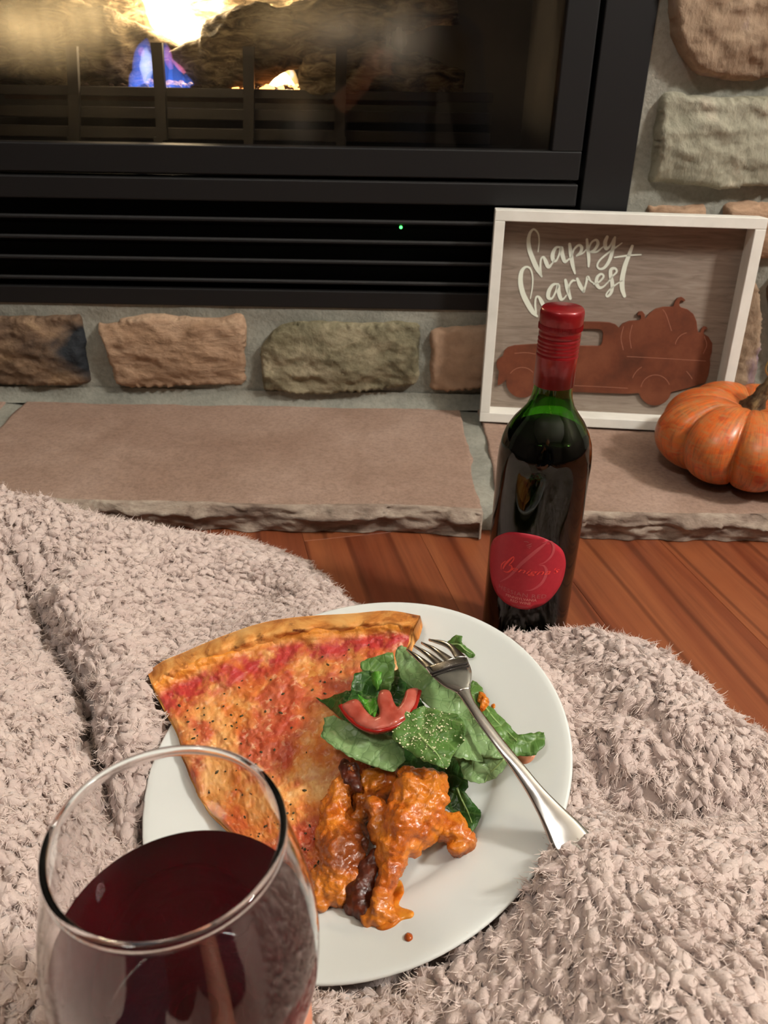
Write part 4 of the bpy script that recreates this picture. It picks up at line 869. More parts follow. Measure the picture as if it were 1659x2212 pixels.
lfA = leaf([(869, 1532), (885, 1538), (915, 1525), (953, 1536), (991, 1543), (1008, 1576), (1000, 1602), (979, 1631), (966, 1662), (945, 1652), (915, 1644), (877, 1618), (850, 1597), (846, 1587), (856, 1560)], .030, lf_md, 'large green leaf dusted with grated cheese in the salad centre', seed=14, curl=.004, gy=-.002, rib=[(905, 1585), (935, 1620), (964, 1658)])
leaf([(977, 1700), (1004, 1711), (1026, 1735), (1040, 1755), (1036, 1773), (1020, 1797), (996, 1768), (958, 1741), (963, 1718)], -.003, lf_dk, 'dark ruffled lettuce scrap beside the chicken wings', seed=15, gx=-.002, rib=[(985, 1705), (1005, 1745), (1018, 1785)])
# grated cheese dust
bm = bmesh.new(); vA = np.array([q.co[:] for q in lfA.data.vertices]); half = len(vA)//2; fA = [tuple(q.vertices) for q in lfA.data.polygons if max(q.vertices) < half]; cA = np.array([vA[list(f)].mean(0) for f in fA]); ctr_ = pp(920, 1575, .03); wA = np.exp(-(np.linalg.norm(cA-ctr_, axis=1)/.013)**2)+.10; wA /= wA.sum()
for k in range(240):
    f = fA[rng.choice(len(fA), p=wA)]; bw = rng.dirichlet((1, 1, 1)); p = bw@vA[list(f[:3])]+pn*.0003; r = rng.uniform(.00018, .00060)*(1.5 if rng.random() < .1 else 1)
    bmesh.ops.create_icosphere(bm, subdivisions=1, radius=r, matrix=Matrix.Translation(Vector(p)) @ Matrix.Diagonal((1, rng.uniform(.5, 1), .6, 1)))
tag(from_bm('grated_cheese', bm, plain('grated_parmesan', hx('e2ddb4'), .7)), 'sprinkle of grated cheese over the central lettuce leaf', 'cheese', kind='stuff')
# tomato
tO = [(738, 1526), (747, 1517), (765, 1510), (776, 1514), (790, 1534), (805, 1548), (817, 1546), (819, 1534), (815, 1514), (821, 1492), (841, 1492), (850, 1514), (857, 1526), (864, 1523), (873, 1505), (879, 1490), (898, 1486), (904, 1494), (890, 1534), (872, 1554), (845, 1569), (810, 1577), (786, 1572), (766, 1559), (750, 1543)]
tom = thing('tomato_slice', 'curved slice of red tomato among the lettuce', 'tomato', pp(810, 1550, .03))
o = smooth_closed(tO, 110); v2, f2 = fill2d(o, 6.); od = np.min(np.hypot(v2[:, None, 0]-o[None, :, 0], v2[:, None, 1]-o[None, :, 1]), axis=1)
w = .0335+.0012*np.sqrt(np.clip(od/5, 0, 1))+.0006*fbm(np.c_[v2*.06, np.zeros(len(v2))], 3)-.006*((v2[:, 0]-820)/80)**2*(v2[:, 0] > 820)
P = np.array([pp(x, y, q) for (x, y), q in zip(v2, w)]); V, Fc = slab_from(P, [tuple(f) for f in f2], -pn*.0042)
mto = M('tomato_flesh', rough=.25, spec=.5); v = mto.coord(); mto.color(mto.ramp(mto.noise(v, 70, 4), [(.3, hx('9c3d2c')), (.55, hx('b05848')), (.75, hx('bc7262'))])); mto.set('Subsurface Weight', .2); mto.set('Subsurface Radius', (.004, .001, .001)); mto.set('Subsurface Scale', .5); mto.bump(mto.noise(v, 300, 3), .2, .0006)
mk('flesh', V, Fc, mto.m, tom)
sk = [pp(x, y, .0325-.006*((x-820)/80)**2*(x > 820)) for x, y in smooth_path([(736, 1524), (749, 1544), (766, 1561), (788, 1574), (815, 1578), (848, 1570), (875, 1553), (893, 1532), (906, 1493)], 50)]
V, Fc = tube_np(sk, np.full(50, .0017), 10, flat=.8); mk('skin', V, Fc, plain('tomato_skin', hx('93180f'), .2), tom)

# ================================================================== chicken wings
mwg = M('buffalo_sauced_wing', rough=.27, spec=.5); v = mwg.coord(); a = mwg.noise(v, 42, 6, .6, .8); b = mwg.noise(v, 24, 4, .55, .5); f = mwg.noise(v, 190, 4, .6)
c = mwg.ramp(a, [(.30, hx('95430d')), (.45, hx('bd6014')), (.58, hx('cf7a22')), (.74, hx('a85217'))])
c = mwg.mix(mwg.val(b, .48, .62, 0, .85), c, hx('6e3013')); c = mwg.mix(mwg.val(f, .62, .74, 0, .6), c, hx('4a1d0c'))
mwg.color(c); mwg.set('Coat Weight', .25); mwg.set('Coat Roughness', .15); mwg.set('Subsurface Weight', .08); mwg.set('Subsurface Radius', (.004, .002, .001)); mwg.roughs(mwg.val(f, .3, .7, .2, .42)); mwg.bump(mwg.math('ADD', mwg.math('MULTIPLY', a, 1.6), mwg.math('MULTIPLY', f, .7)), .7, .0016)
mch2 = M('charred_wing_skin', rough=.35, spec=.5); v = mch2.coord(); a = mch2.noise(v, 60, 5, .6); mch2.color(mch2.ramp(a, [(.35, hx('24100a')), (.55, hx('54210f')), (.75, hx('8e3f18'))])); mch2.bump(a, .7, .002)
def wing(caps, label, seed, char=()):
    t = thing('chicken_wing', label, 'chicken wing', pp(*caps[0][0][:2], -.015), 'buffalo chicken wings')
    cc = []
    for (x0, y0, w0, r0), (x1, y1, w1, r1) in caps: cc.append((pp(x0, y0, w0), r0, pp(x1, y1, w1), r1))
    blob('meat', cc, .0011, mwg.m, t, ((.0028, 80, seed, 3), (.0011, 240, seed+3, 4), (.0006, 700, seed+5, 2)), 4)
    if char:
        for grp in char:
            cc = [(pp(*a[:3]), a[3], pp(*b[:3]), b[3]) for a, b in grp]
            blob('charred_skin', cc, .0010, mch2.m, t, ((.0018, 110, seed+9, 3), (.0007, 330, seed, 3)), 3)
    return t
wing([((800, 1690, .000, .0085), (835, 1680, .003, .0080)), ((790, 1725, -.004, .0090), (815, 1690, .001, .0090)), ((780, 1760, -.008, .0065), (790, 1725, -.004, .0085))], 'chicken wing lying behind the other wings, mostly hidden', 3)
wing([((715, 1760, -.004, .0085), (735, 1850, -.006, .0125)), ((735, 1850, -.006, .0125), (725, 1925, -.008, .0085)), ((740, 1695, .004, .0060), (722, 1760, -.002, .0095)), ((755, 1670, .008, .0055), (742, 1700, .004, .0060)), ((700, 1890, -.008, .0080), (700, 1945, -.009, .0055)), ((760, 1900, -.008, .0075), (735, 1945, -.010, .0060)), ((762, 1800, -.006, .0075), (762, 1880, -.008, .0070))], 'flat chicken wing lying against the pizza slice', 11,
     [[((758, 1662, .010, .0042), (768, 1700, .008, .0036)), ((745, 1650, .010, .0028), (750, 1690, .009, .0030))], ])
wing([((985, 1790, -.008, .0080), (1000, 1812, -.009, .0078)), ((950, 1780, -.006, .0085), (985, 1795, -.008, .0085)), ((1005, 1822, -.008, .0050), (985, 1832, -.009, .0050))], 'short stubby wing piece poking out towards the plate rim', 17)
wing([((905, 1705, .010, .0125), (875, 1770, .006, .0135)), ((875, 1770, .006, .0135), (850, 1840, .000, .0095)), ((850, 1840, .000, .0090), (832, 1920, -.005, .0062)), ((832, 1920, -.005, .0062), (822, 1980, -.009, .0075)), ((930, 1690, .010, .0095), (915, 1745, .007, .0110)), ((880, 1670, .012, .0065), (905, 1690, .012, .0090)), ((945, 1685, .010, .0065), (938, 1720, .010, .0070)), ((925, 1770, .002, .0095), (895, 1820, -.002, .0085)), ((815, 1750, .006, .0060), (830, 1800, .002, .0070)), ((800, 1985, -.009, .0055), (845, 1985, -.009, .0050))], 'big saucy drumette with a charred tip lying on top of the wings', 23,
     [[((795, 1880, -.007, .0072), (775, 1950, -.011, .0085)), ((775, 1950, -.011, .0082), (800, 1985, -.011, .0060)), ((812, 1850, -.004, .0055), (795, 1890, -.007, .0065))], ])
msa = M('orange_hot_sauce', rough=.12, spec=.5); v = msa.coord(); msa.color(msa.ramp(msa.noise(v, 120, 3), [(.35, hx('b5540f')), (.6, hx('d98a2c'))])); msa = msa.m
def puddle(name, outline, label, h, mat):
    o = smooth_closed(outline, 60); v2, f2 = fill2d(o, 4.); od = np.min(np.hypot(v2[:, None, 0]-o[None, :, 0], v2[:, None, 1]-o[None, :, 1]), axis=1); P = []
    for (x, y), d_ in zip(v2, od):
        w = -.01
        for _ in range(4): ab = pab(x, y, w); w = plate_w(np.hypot(*ab))+.0002
        P.append(pp(x, y, w)+pn*h*math.sqrt(min(1, d_/7)))
    V, Fc = slab_from(np.array(P), [tuple(f) for f in f2], -pn*.0003); return tag(mk(name, V, Fc, mat), label, 'sauce', 'hot sauce on the plate')
puddle('sauce_puddle', [(835, 1930), (862, 1900), (873, 1925), (862, 1955), (892, 1968), (890, 1982), (868, 1988), (850, 2002), (826, 2010), (812, 2000), (840, 1970)], 'puddle of orange hot sauce at the drumette tip', .0012, msa)
puddle('sauce_drop', [(873, 2022), (880, 2014), (890, 2018), (891, 2028), (883, 2034), (875, 2031)], 'single round drop of hot sauce on the bare plate', .0016, plain('dark_sauce', hx('a34a14'), .15))
puddle('sauce_smear', [(1110, 1628), (1130, 1626), (1155, 1628), (1150, 1642), (1135, 1650), (1118, 1646), (1108, 1638)], 'pinkish sauce smear at the tip of the long lettuce leaf', .0022, plain('pink_sauce', hx('cf8a68'), .3, vary=.3, vs=200))
puddle('sauce_speck', [(1062, 1522), (1068, 1520), (1070, 1526), (1066, 1531), (1061, 1528)], 'tiny orange speck on the plate beside the fork neck', .0008, msa)
cc = [(pp(1040, 1500, .0125), .0022, pp(1046, 1515, .0120), .0030), (pp(1046, 1515, .0120), .0030, pp(1042, 1530, .0125), .0020), (pp(1038, 1512, .0125), .0020, pp(1050, 1522, .0120), .0018)]
tag(blob('sauce_dollop', cc, .0006, msa, None, ((.0009, 420, 1, 3),), 2), 'orange sauce dollop clinging to the leaf beside the fork neck', 'sauce', 'hot sauce on the plate')

# ================================================================== fork
mfk = M('stainless_steel', rough=.16, base=(.62, .60, .57, 1), metal=1); v = mfk.coord(); mfk.bump(mfk.noise(v, 400, 2), .03, .0004); mfk.roughs(mfk.val(mfk.noise(v, 60, 3), .3, .7, .12, .24))
fork = thing('dinner_fork', 'stainless steel fork lying face down across the salad and plate rim', 'fork', pp(1100, 1640, .015))
fc = lambda x, y: (860+x/3.687, 1350+y/3.687)
stn = [((215, 340), (545, 255), .0370), ((250, 385), (562, 300), .0378), ((290, 425), (585, 370), .0382), ((370, 490), (580, 450), .0380), ((470, 545), (572, 510), .0374), ((540, 640), (610, 610), .0360), ((640, 790), (700, 735), .0335), ((790, 990), (850, 930), .0285), ((900, 1140), (1000, 1110), .0240), ((1010, 1310), (1150, 1290), .0190), ((1100, 1480), (1300, 1440), .0140), ((1170, 1640), (1450, 1580), .0095), ((1230, 1790), (1550, 1700), .0060), ((1285, 1860), (1612, 1845), .0035), ((1345, 1950), (1612, 1930), .0015), ((1440, 2010), (1560, 2000), .000)]
A = smooth_path([(*fc(*l), w) for l, r, w in stn], 110); B = smooth_path([(*fc(*r), w) for l, r, w in stn], 110)
def strip(name, A, B, th, crown):
    n, m = len(A), 9; T, Bt = [], []
    for a, b in zip(A, B):
        pa, pb = pp(*a[:2], a[2]), pp(*b[:2], b[2])
        for k in range(m):
            u = k/(m-1); c_ = pa+(pb-pa)*u+pn*crown*(1-(2*u-1)**2); e = th*(.35+.65*math.sqrt(max(0, 1-(2*u-1)**2))); T.append(c_); Bt.append(c_-pn*e)
    V = np.vstack([T, Bt]); k0 = n*m; Fc = []
    for i in range(n-1):
        for k in range(m-1): a = i*m+k; Fc.append((a, a+1, a+m+1, a+m)); Fc.append((k0+a+m, k0+a+m+1, k0+a+1, k0+a))
        a = i*m; Fc.append((a+m, k0+a+m, k0+a, a)); a = i*m+m-1; Fc.append((a, k0+a, k0+a+m, a+m))
    for k in range(m-1): Fc.append((k+1, k, k0+k, k0+k+1)); a = (n-1)*m+k; Fc.append((a, a+1, k0+a+1, k0+a))
    return mk(name, V, Fc, mfk.m, fork)
strip('handle', A[28:], B[28:], .0022, .0010); strip('head', A[:30], B[:30], .0018, .0014)
for ra, rb, mid, mh, tip in (((215, 340), (296, 330), (160, 262), 21, (66, 192)), ((306, 328), (371, 302), (228, 228), 19, (125, 164)), ((380, 298), (441, 264), (292, 196), 18, (184, 138)), ((450, 260), (545, 255), (395, 160), 22, (244, 114))):
    dirv = np.array(tip, float)-np.array(mid); nn_ = np.array([-dirv[1], dirv[0]]); nn_ /= np.linalg.norm(nn_)
    if nn_ @ (np.array(ra, float)-np.array(rb)) < 0: nn_ = -nn_
    ma, mb_ = np.array(mid)+nn_*mh, np.array(mid)-nn_*mh; ta, tb = np.array(tip)+nn_*6, np.array(tip)-nn_*6
    a_ = smooth_path([(*fc(*ra), .0370), (*fc(*ma), .0345), (*fc(*ta), .0285)], 24); b_ = smooth_path([(*fc(*rb), .0370), (*fc(*mb_), .0345), (*fc(*tb), .0285)], 24)
    strip('tine', a_, b_, .0018, .0004)
for off in (0, 22):   # engraved lines across the back of the head
    pts = [pp(*fc(255+i/19*300+off*.6, 388-i/19*88+off+6*math.sin(i/19*math.pi)*-1), .0385+.0012*math.sin(i/19*math.pi)) for i in range(20)]
    V, Fc = tube_np(pts, np.full(20, .00035 if off else .0006), 6); mk('engraved_line', V, Fc, plain('dark_engraving', hx('3a3532'), .4, .5, .6), fork)

# ================================================================== wine glass held in the hand
GX, GY, GZ = -.063, .161, .2525
wg = thing('wine_glass', 'rounded wine glass half full of red wine held above the plate', 'wine glass', (GX, GY, .055))
mcl = M('clear_glass', rough=0., base=(1, 1, 1, 1)); mcl.set('Transmission Weight', 1.); mcl.set('IOR', 1.47)
og = [(.0352, GZ), (.0372, .2435), (.0398, .2325), (.0422, .2210), (.0438, .2090), (.0441, .1970), (.0430, .1850), (.0400, .1730), (.0350, .1615), (.0265, .1525), (.0160, .1465), (.0070, .1430)]
og = smooth_path(og, 46); TH = .0013
T = np.gradient(og, axis=0); T /= np.linalg.norm(T, axis=1)[:, None]; N = np.c_[T[:, 1], -T[:, 0]]; N *= np.sign(-N[:, :1]*1)*1
ig = og+N*TH; ig = ig[ig[:, 1] > .1452]; ig = ig[ig[:, 0] > .004]
rim = [(.0357, GZ+.0003), (.0358, GZ+.0010), (.0354, GZ+.0017), (.0346, GZ+.0020), (.0338, GZ+.0017), (.0334, GZ+.0010), (.0335, GZ+.0003)]
WZ = .2028
rw = float(np.interp(WZ, ig[::-1, 1], ig[::-1, 0])); ig_up = ig[ig[:, 1] > WZ+.0004]; ig_lo = ig[ig[:, 1] < WZ-.0004]
lathe('bowl', [(rw, WZ)]+[tuple(q) for q in ig_up[::-1]]+rim[::-1]+[tuple(q) for q in og]+[(0, .1425)], GX, GY, mcl.m, wg, 96)
lathe('stem', [(0, .0600), (.030, .0560), (.034, .0555), (.034, .0565), (.020, .0610), (.008, .0640), (.0046, .0720), (.0040, .1000), (.0042, .1280), (.0058, .1390), (.0075, .1424), (0, .1424)], GX, GY, mcl.m, wg, 48)
mrw = M('red_wine', rough=0., base=(.50, .004, .025, 1)); mrw.set('Transmission Weight', .935); mrw.set('IOR', 1.34)
def absorb(m): va = m.n('VolumeAbsorption'); va.inputs['Color'].default_value = (.66, .0, .05, 1); va.inputs['Density'].default_value = 75; m.l(va.outputs[0], m.out.inputs['Volume'])
absorb(mrw)
mrs = M('red_wine_against_glass', rough=0., base=(1, 1, 1, 1)); mrs.set('Transmission Weight', 1.); mrs.set('IOR', 1.34/1.47); absorb(mrs)
wo = lathe('wine', [(0, ig_lo[-1][1]-.0003)]+[tuple(q) for q in ig_lo[::-1]]+[(rw, WZ), (rw*.5, WZ), (0, WZ)], GX, GY, mrw.m, wg, 96)
wo.data.materials.append(mrs.m)
for q in wo.data.polygons: q.material_index = 0 if q.center[2] > WZ-.0002 else 1; q.use_smooth = q.material_index == 1

# ---- the hand cupping the bowl from below
msk = M('skin', rough=.5, spec=.4); v = msk.coord(); msk.color(msk.ramp(msk.noise(v, 60, 4), [(.3, hx('c98468')), (.7, hx('d99a7e'))])); msk.set('Subsurface Weight', .15); msk.set('Subsurface Radius', (.01, .004, .002)); msk.bump(msk.noise(v, 500, 3), .15, .0004)
def onb(phi, z, out=.0085):  # point beside the bowl
    r = np.interp(z, og[::-1, 1], og[::-1, 0])+out; return np.array([GX+r*math.cos(math.radians(phi)), GY+r*math.sin(math.radians(phi)), z])
palm = np.array([GX+.004, GY-.050, .100]); wrist = np.array([.030, .026, .100]); caps = [(wrist, .024, np.array([.19, -.15, .165]), .034), (wrist, .026, palm+np.array([.010, -.016, -.006]), .026), (palm+np.array([-.022, 0, 0]), .0125, palm+np.array([.022, -.004, 0]), .0135), (palm+np.array([-.02, -.012, -.008]), .014, palm+np.array([.02, -.016, -.008]), .015)]
for ph0, r0, seq in ((0, .0090, [(-.022, .012), (-4, -.040, -.026, .118), (-4, -.046, -.016, .138), (-4, -.046, -.006, .151)]), (1, .0092, [(-.010, .018), (-4, -.024, -.012, .112), (-4, -.033, .012, .122), (-4, -.031, .026, .132)]), (2, .0088, [(.004, .020), (-4, .014, .010, .108), (-4, .012, .034, .116), (-4, .008, .050, .126)]), (3, .0078, [(.016, .014), (-4, .026, .000, .108), (-4, .032, .020, .118), (-4, .030, .034, .128)])):
    pts = [palm+np.array([seq[0][0], seq[0][1], .004])]
    for q in seq[1:]:
        if q[0] == -1: pts.append(onb(q[1], q[2], .0088))
        elif q[0] == -4: pts.append(np.array([GX+q[1], GY+q[2], q[3]]))
        elif q[0] == -2: pts.append(onb(q[1], .150, .012)*np.array([1, 1, 0])+np.array([0, 0, q[2]]))
        else: pts.append(np.array([GX+q[1], GY-.01+q[2], q[3]]))
    for i in range(len(pts)-1): caps.append((pts[i], r0*(1-.07*i), pts[i+1], r0*(1-.07*(i+1))))
th_ = [palm+np.array([.024, -.012, .000]), np.array([GX+.036, GY-.042, .112]), np.array([GX+.043, GY-.026, .126]), np.array([GX+.041, GY-.012, .138])]
for i in range(3): caps.append((th_[i], .0118-.001*i, th_[i+1], .0108-.001*i))
hand = thing('person', 'person whose bare fingertips cup the wine glass bowl from below', 'person', (0, -.25, 0))
# the other arm holds up the phone that takes the picture
lw = np.array([-.075, -.075, .400]); lh = np.array([-.050, -.055, .445])
caps2 = [(np.array([-.25, -.17, .24]), .034, lw, .023), (lw, .022, lh, .020)]
for i in range(4):
    b0 = lh+np.array([.006, .004-.010*i, .012-.012*i]); caps2 += [(b0, .0085, b0+np.array([.020, -.016, .010]), .008), (b0+np.array([.020, -.016, .010]), .008, b0+np.array([.040, -.022, .004]), .0068)]
caps2 += [(lh, .012, lh+np.array([-.004, .022, .018]), .010), (lh+np.array([-.004, .022, .018]), .010, lh+np.array([.012, .030, .030]), .0085)]
blob('hand', caps, .0016, msk.m, hand, ((.0006, 90, 2, 3),), 5)
blob('hand', caps2, .0025, msk.m, hand, (), 4)
HC = np.array([0, -.300, .740])
hd = [(HC, .078, HC+np.array([0, .006, -.045]), .066), (HC+np.array([0, .020, -.070]), .045, HC+np.array([0, .045, -.085]), .030), (HC+np.array([0, .075, -.010]), .010, HC+np.array([0, .092, -.035]), .013), (HC+np.array([0, -.010, -.06]), .050, HC+np.array([0, -.015, -.17]), .054)]
for s in (-1, 1): hd += [(HC+np.array([.078*s, -.006, .005]), .012, HC+np.array([.074*s, -.004, -.030]), .009), (HC+np.array([.034*s, .052, -.030]), .022, HC+np.array([.03*s, .050, -.045]), .020)]
hd += [(HC+np.array([-.022, .076, -.066]), .007, HC+np.array([.022, .076, -.066]), .007), (HC+np.array([-.02, .074, -.074]), .008, HC+np.array([.02, .074, -.074]), .008)]
head = blob('head', hd, .004, msk.m, hand, (), 3)
for s in (-1, 1):
    bm = bmesh.new(); bmesh.ops.create_icosphere(bm, subdivisions=3, radius=.0125, matrix=Matrix.Translation(Vector(HC+np.array([.031*s, .066, -.004])))); from_bm('eye', bm, plain('eye_white', hx('d8d2cc'), .2), head, True)
    bm = bmesh.new(); bmesh.ops.create_icosphere(bm, subdivisions=2, radius=.0062, matrix=Matrix.Translation(Vector(HC+np.array([.031*s, .0735, -.006])))); from_bm('iris', bm, plain('brown_iris', hx('2e1c10'), .2), head, True)
blob('hair', [(HC+np.array([0, -.020, .022]), .084, HC+np.array([0, -.040, -.04]), .074), (HC+np.array([-.05, .018, .050]), .034, HC+np.array([.05, .018, .050]), .034), (HC+np.array([-.068, -.02, .01]), .03, HC+np.array([-.062, -.04, -.09]), .026), (HC+np.array([.068, -.02, .01]), .03, HC+np.array([.062, -.04, -.09]), .026)], .005, plain('brown_hair', hx('2b1c14'), .5, vary=.4, vs=120), hand, ((.004, 60, 2, 3),), 2)
m_sw = plain('charcoal_knit', hx('23252b'), .95, .1, bumps=(500, .3, .001)); m_tr = plain('dark_denim', hx('1f2634'), .9, .15, bumps=(700, .3, .0008))
blob('sweater', [(np.array([0, -.275, .12]), .135, np.array([0, -.285, .34]), .125), (np.array([-.10, -.285, .47]), .088, np.array([.10, -.285, .47]), .088), (np.array([-.155, -.285, .50]), .065, np.array([.155, -.285, .50]), .065), (np.array([0, -.29, .53]), .075, np.array([0, -.295, .58]), .058),
 (np.array([.18, -.28, .49]), .056, np.array([.225, -.20, .22]), .046), (np.array([.225, -.20, .20]), .046, np.array([.115, -.066, .136]), .036), (np.array([-.18, -.28, .49]), .056, np.array([-.265, -.19, .23]), .046), (np.array([-.265, -.19, .23]), .046, np.array([-.14, -.11, .34]), .035)], .007, m_sw, hand, ((.004, 14, 3, 3),), 3)
blob('trousers', [(np.array([-.06, -.27, .13]), .128, np.array([.06, -.27, .13]), .128), (np.array([.09, -.24, .095]), .085, np.array([.14, .02, .062]), .058), (np.array([-.09, -.24, .095]), .085, np.array([-.14, .02, .062]), .058)], .008, m_tr, hand, ((.003, 14, 5, 3),), 3)

# ================================================================== fleece blanket
cps = []
for x, y, z in [  # points of the draped surface (where they are seen, height above the floor)
 (-150, 1060, .105), (0, 1078, .100), (120, 1104, .085), (210, 1130, .070), (300, 1152, .058), (400, 1166, .050), (490, 1176, .044), (570, 1196, .038), (640, 1226, .034), (700, 1270, .032), (738, 1306, .030),
 (40, 1190, .094), (110, 1275, .088), (180, 1370, .080), (230, 1480, .070), (262, 1570, .060), (290, 1650, .052),
 (300, 1260, .062), (450, 1290, .046), (330, 1400, .058), (560, 1300, .036), (420, 1360, .048),
 (20, 1275, .078), (75, 1318, .066), (120, 1390, .062), (160, 1460, .058), (190, 1550, .056), (206, 1640, .052), (250, 1760, .042),
 (0, 1400, .080), (60, 1450, .080), (0, 1600, .092), (90, 1560, .078), (140, 1620, .072), (120, 1750, .078), (0, 1850, .098), (100, 1900, .088), (0, 2100, .100), (100, 2150, .092), (-150, 1500, .09), (-150, 1900, .10), (200, 2000, .060),
 (1095, 1380, .040), (1150, 1376, .046), (1220, 1368, .054), (1300, 1372, .062), (1370, 1392, .066), (1430, 1420, .068), (1500, 1470, .066), (1550, 1530, .064), (1620, 1580, .062), (1700, 1620, .060),
 (1180, 1440, .046), (1300, 1450, .074), (1400, 1500, .082), (1250, 1530, .064), (1480, 1590, .082), (1600, 1660, .076), (1340, 1590, .078), (1720, 1700, .07),
 (1265, 1640, .070), (1330, 1715, .056), (1420, 1755, .052), (1520, 1740, .060), (1640, 1745, .066),
 (1262, 1768, .082), (1330, 1782, .086), (1420, 1806, .088), (1520, 1820, .092), (1640, 1810, .09), (1255, 1866, .109), (1190, 1925, .096), (1350, 1880, .112), (1500, 1900, .112), (1650, 1900, .108), (1300, 2000, .112), (1500, 2050, .126), (1700, 2100, .124), (1200, 2080, .100), (1050, 2120, .078), (900, 2170, .064), (760, 2200, .060), (1400, 2250, .128), (1000, 2260, .082), (650, 2190, .070), (640, 2300, .080)]:
    q = onz(x, y, z); cps.append((q[0], q[1], z))
for r, wl in ((0., -.030), (.05, -.030), (.088, -.029), (.118, -.016)):
    for k in range(1 if r == 0 else 14):
        a = 2*math.pi*k/14; q = PL3(r*math.cos(a), r*math.sin(a), wl)
        if r > .1 and (abs(math.degrees(a) % 360-335) < 14): continue
        cps.append((q[0], q[1], q[2]-.004))
# beyond the visible edge the blanket rolls down to the floor
for x, y, z in [(-150, 1060, .105), (0, 1078, .100), (120, 1104, .085), (210, 1130, .070), (300, 1152, .058), (400, 1166, .050), (490, 1176, .044), (570, 1196, .038), (640, 1226, .034), (700, 1270, .032), (738, 1306, .030)]:
    q = onz(x, y, z); d = np.array([.35, .94])*(.034+z*.18); cps.append((q[0]+d[0], q[1]+d[1], .0 if z < .07 else .012))
for x, y, z in [(1095, 1380, .040), (1220, 1368, .054), (1300, 1372, .062), (1370, 1392, .066), (1430, 1420, .068), (1500, 1470, .066), (1550, 1530, .064), (1620, 1580, .062), (1700, 1620, .060)]:
    q = onz(x, y, z); f_ = np.clip((x-1150)/350, 0, 1); d = np.array([.75*f_, 1-.35*f_])*.042; cps.append((q[0]+d[0], q[1]+d[1], .0))
for q in ((-.05, .62, .0), (0., .585, .0), (.03, .565, .0), (.06, .553, 0.), (-.55, .5, .06), (-.5, .2, .09), (-.3, .1, .085), (0, .1, .045), (.3, .1, .10), (.42, .25, .10), (0, -.05, .05), (.14, -.03, .128), (-.14, -.03, .128), (.14, -.10, .14), (-.14, -.10, .14), (.3, -.1, .06), (-.3, -.1, .06), (.45, .4, .04), (-.5, .7, .06), (.08, .545, 0.)): cps.append(q)
cps = np.array(cps)
def tps_fit(P, lam=2e-4):
    n = len(P); d = np.hypot(P[:, None, 0]-P[None, :, 0], P[:, None, 1]-P[None, :, 1]); K = np.where(d > 1e-9, d*d*np.log(d+1e-12), 0)+lam*np.eye(n)*.02
    A = np.block([[K, np.c_[np.ones(n), P[:, :2]]], [np.c_[np.ones(n), P[:, :2]].T, np.zeros((3, 3))]]); return np.linalg.solve(A, np.r_[P[:, 2], 0, 0, 0])
tw = tps_fit(cps)
def hgt(X, Y):
    x, y = X.ravel(), Y.ravel(); r = np.zeros(len(x))
    for i0 in range(0, len(x), 20000):
        xs_, ys_ = x[i0:i0+20000], y[i0:i0+20000]; d2 = (xs_[:, None]-cps[None, :, 0])**2+(ys_[:, None]-cps[None, :, 1])**2
        r[i0:i0+20000] = (np.where(d2 > 1e-14, .5*d2*np.log(d2+1e-20), 0))@tw[:-3]+tw[-3]+tw[-2]*xs_+tw[-1]*ys_
    return r.reshape(X.shape)
_b = np.vstack([topc[:, 0], topc[-1, :], topc[::-1, -1], topc[0, ::-1]])[:, :2]; PZPOLY = _b.mean(0)+(_b-_b.mean(0))*1.05
CREASES = [([onz(x, y, .055)[:2] for x, y in ((30, 1250), (78, 1320), (122, 1392), (160, 1462), (188, 1550), (203, 1640), (214, 1720), (250, 1810))], .042, .0085),
           ([onz(x, y, .06)[:2] for x, y in ((1238, 1600), (1275, 1660), (1335, 1722), (1420, 1756), (1510, 1748), (1640, 1735))], .022, .012),
           ([onz(x, y, .07)[:2] for x, y in ((1228, 1520), (1290, 1530), (1370, 1560), (1480, 1640), (1659, 1680))], .012, .010),
           ([onz(x, y, .08)[:2] for x, y in ((60, 1190), (120, 1240), (180, 1300), (250, 1330), (330, 1290))], .010, .012)]
def hfull(X, Y):
    z = hgt(X, Y); q = np.stack([X*11, Y*11, 0*X], -1).reshape(-1, 3); z = z+(.0048*fbm(q, 2)+.0018*fbm(q*2.7+3, 2)).reshape(X.shape)
    for pts_, dep_, wd2 in CREASES:
        d = np.full(X.shape, 9.); tt_ = np.zeros(X.shape)
        for k in range(len(pts_)-1):
            a0, b0 = pts_[k], pts_[k+1]; ab = b0-a0; t_ = np.clip(((X-a0[0])*ab[0]+(Y-a0[1])*ab[1])/(ab@ab), 0, 1)
            dk = np.hypot(X-a0[0]-t_*ab[0], Y-a0[1]-t_*ab[1]); tt_ = np.where(dk < d, (k+t_)/(len(pts_)-1), tt_); d = np.minimum(d, dk)
        z = z-dep_*np.exp(-(d/wd2)**2)*np.sin(np.pi*np.clip(tt_*.86+.07, 0, 1))**.6
    # never through the plate
    a = (X-PC[0]); b = (Y-PC[1]); zp = PC[2]-(pn[0]*a+pn[1]*b)/pn[2]; r = np.hypot(a, b)
    under = zp-.034; k = np.clip((.140-r)/.012, 0, 1); z = np.where(k > 0, np.minimum(z, under*k+z*(1-k)), z)
    pz_in = inside(PZPOLY, np.c_[X.ravel(), Y.ravel()]).reshape(X.shape) & (r > .120); z = np.where(pz_in, np.minimum(z, zp-.018), z)
    return z
x0, x1, y0, y1, stp = -.62, .46, -.09, .80, .0045
gx_, gy_ = np.arange(x0, x1, stp), np.arange(y0, y1, stp); X, Y = np.meshgrid(gx_, gy_, indexing='ij'); Z = hfull(X, Y)
valid = (Z > .006)
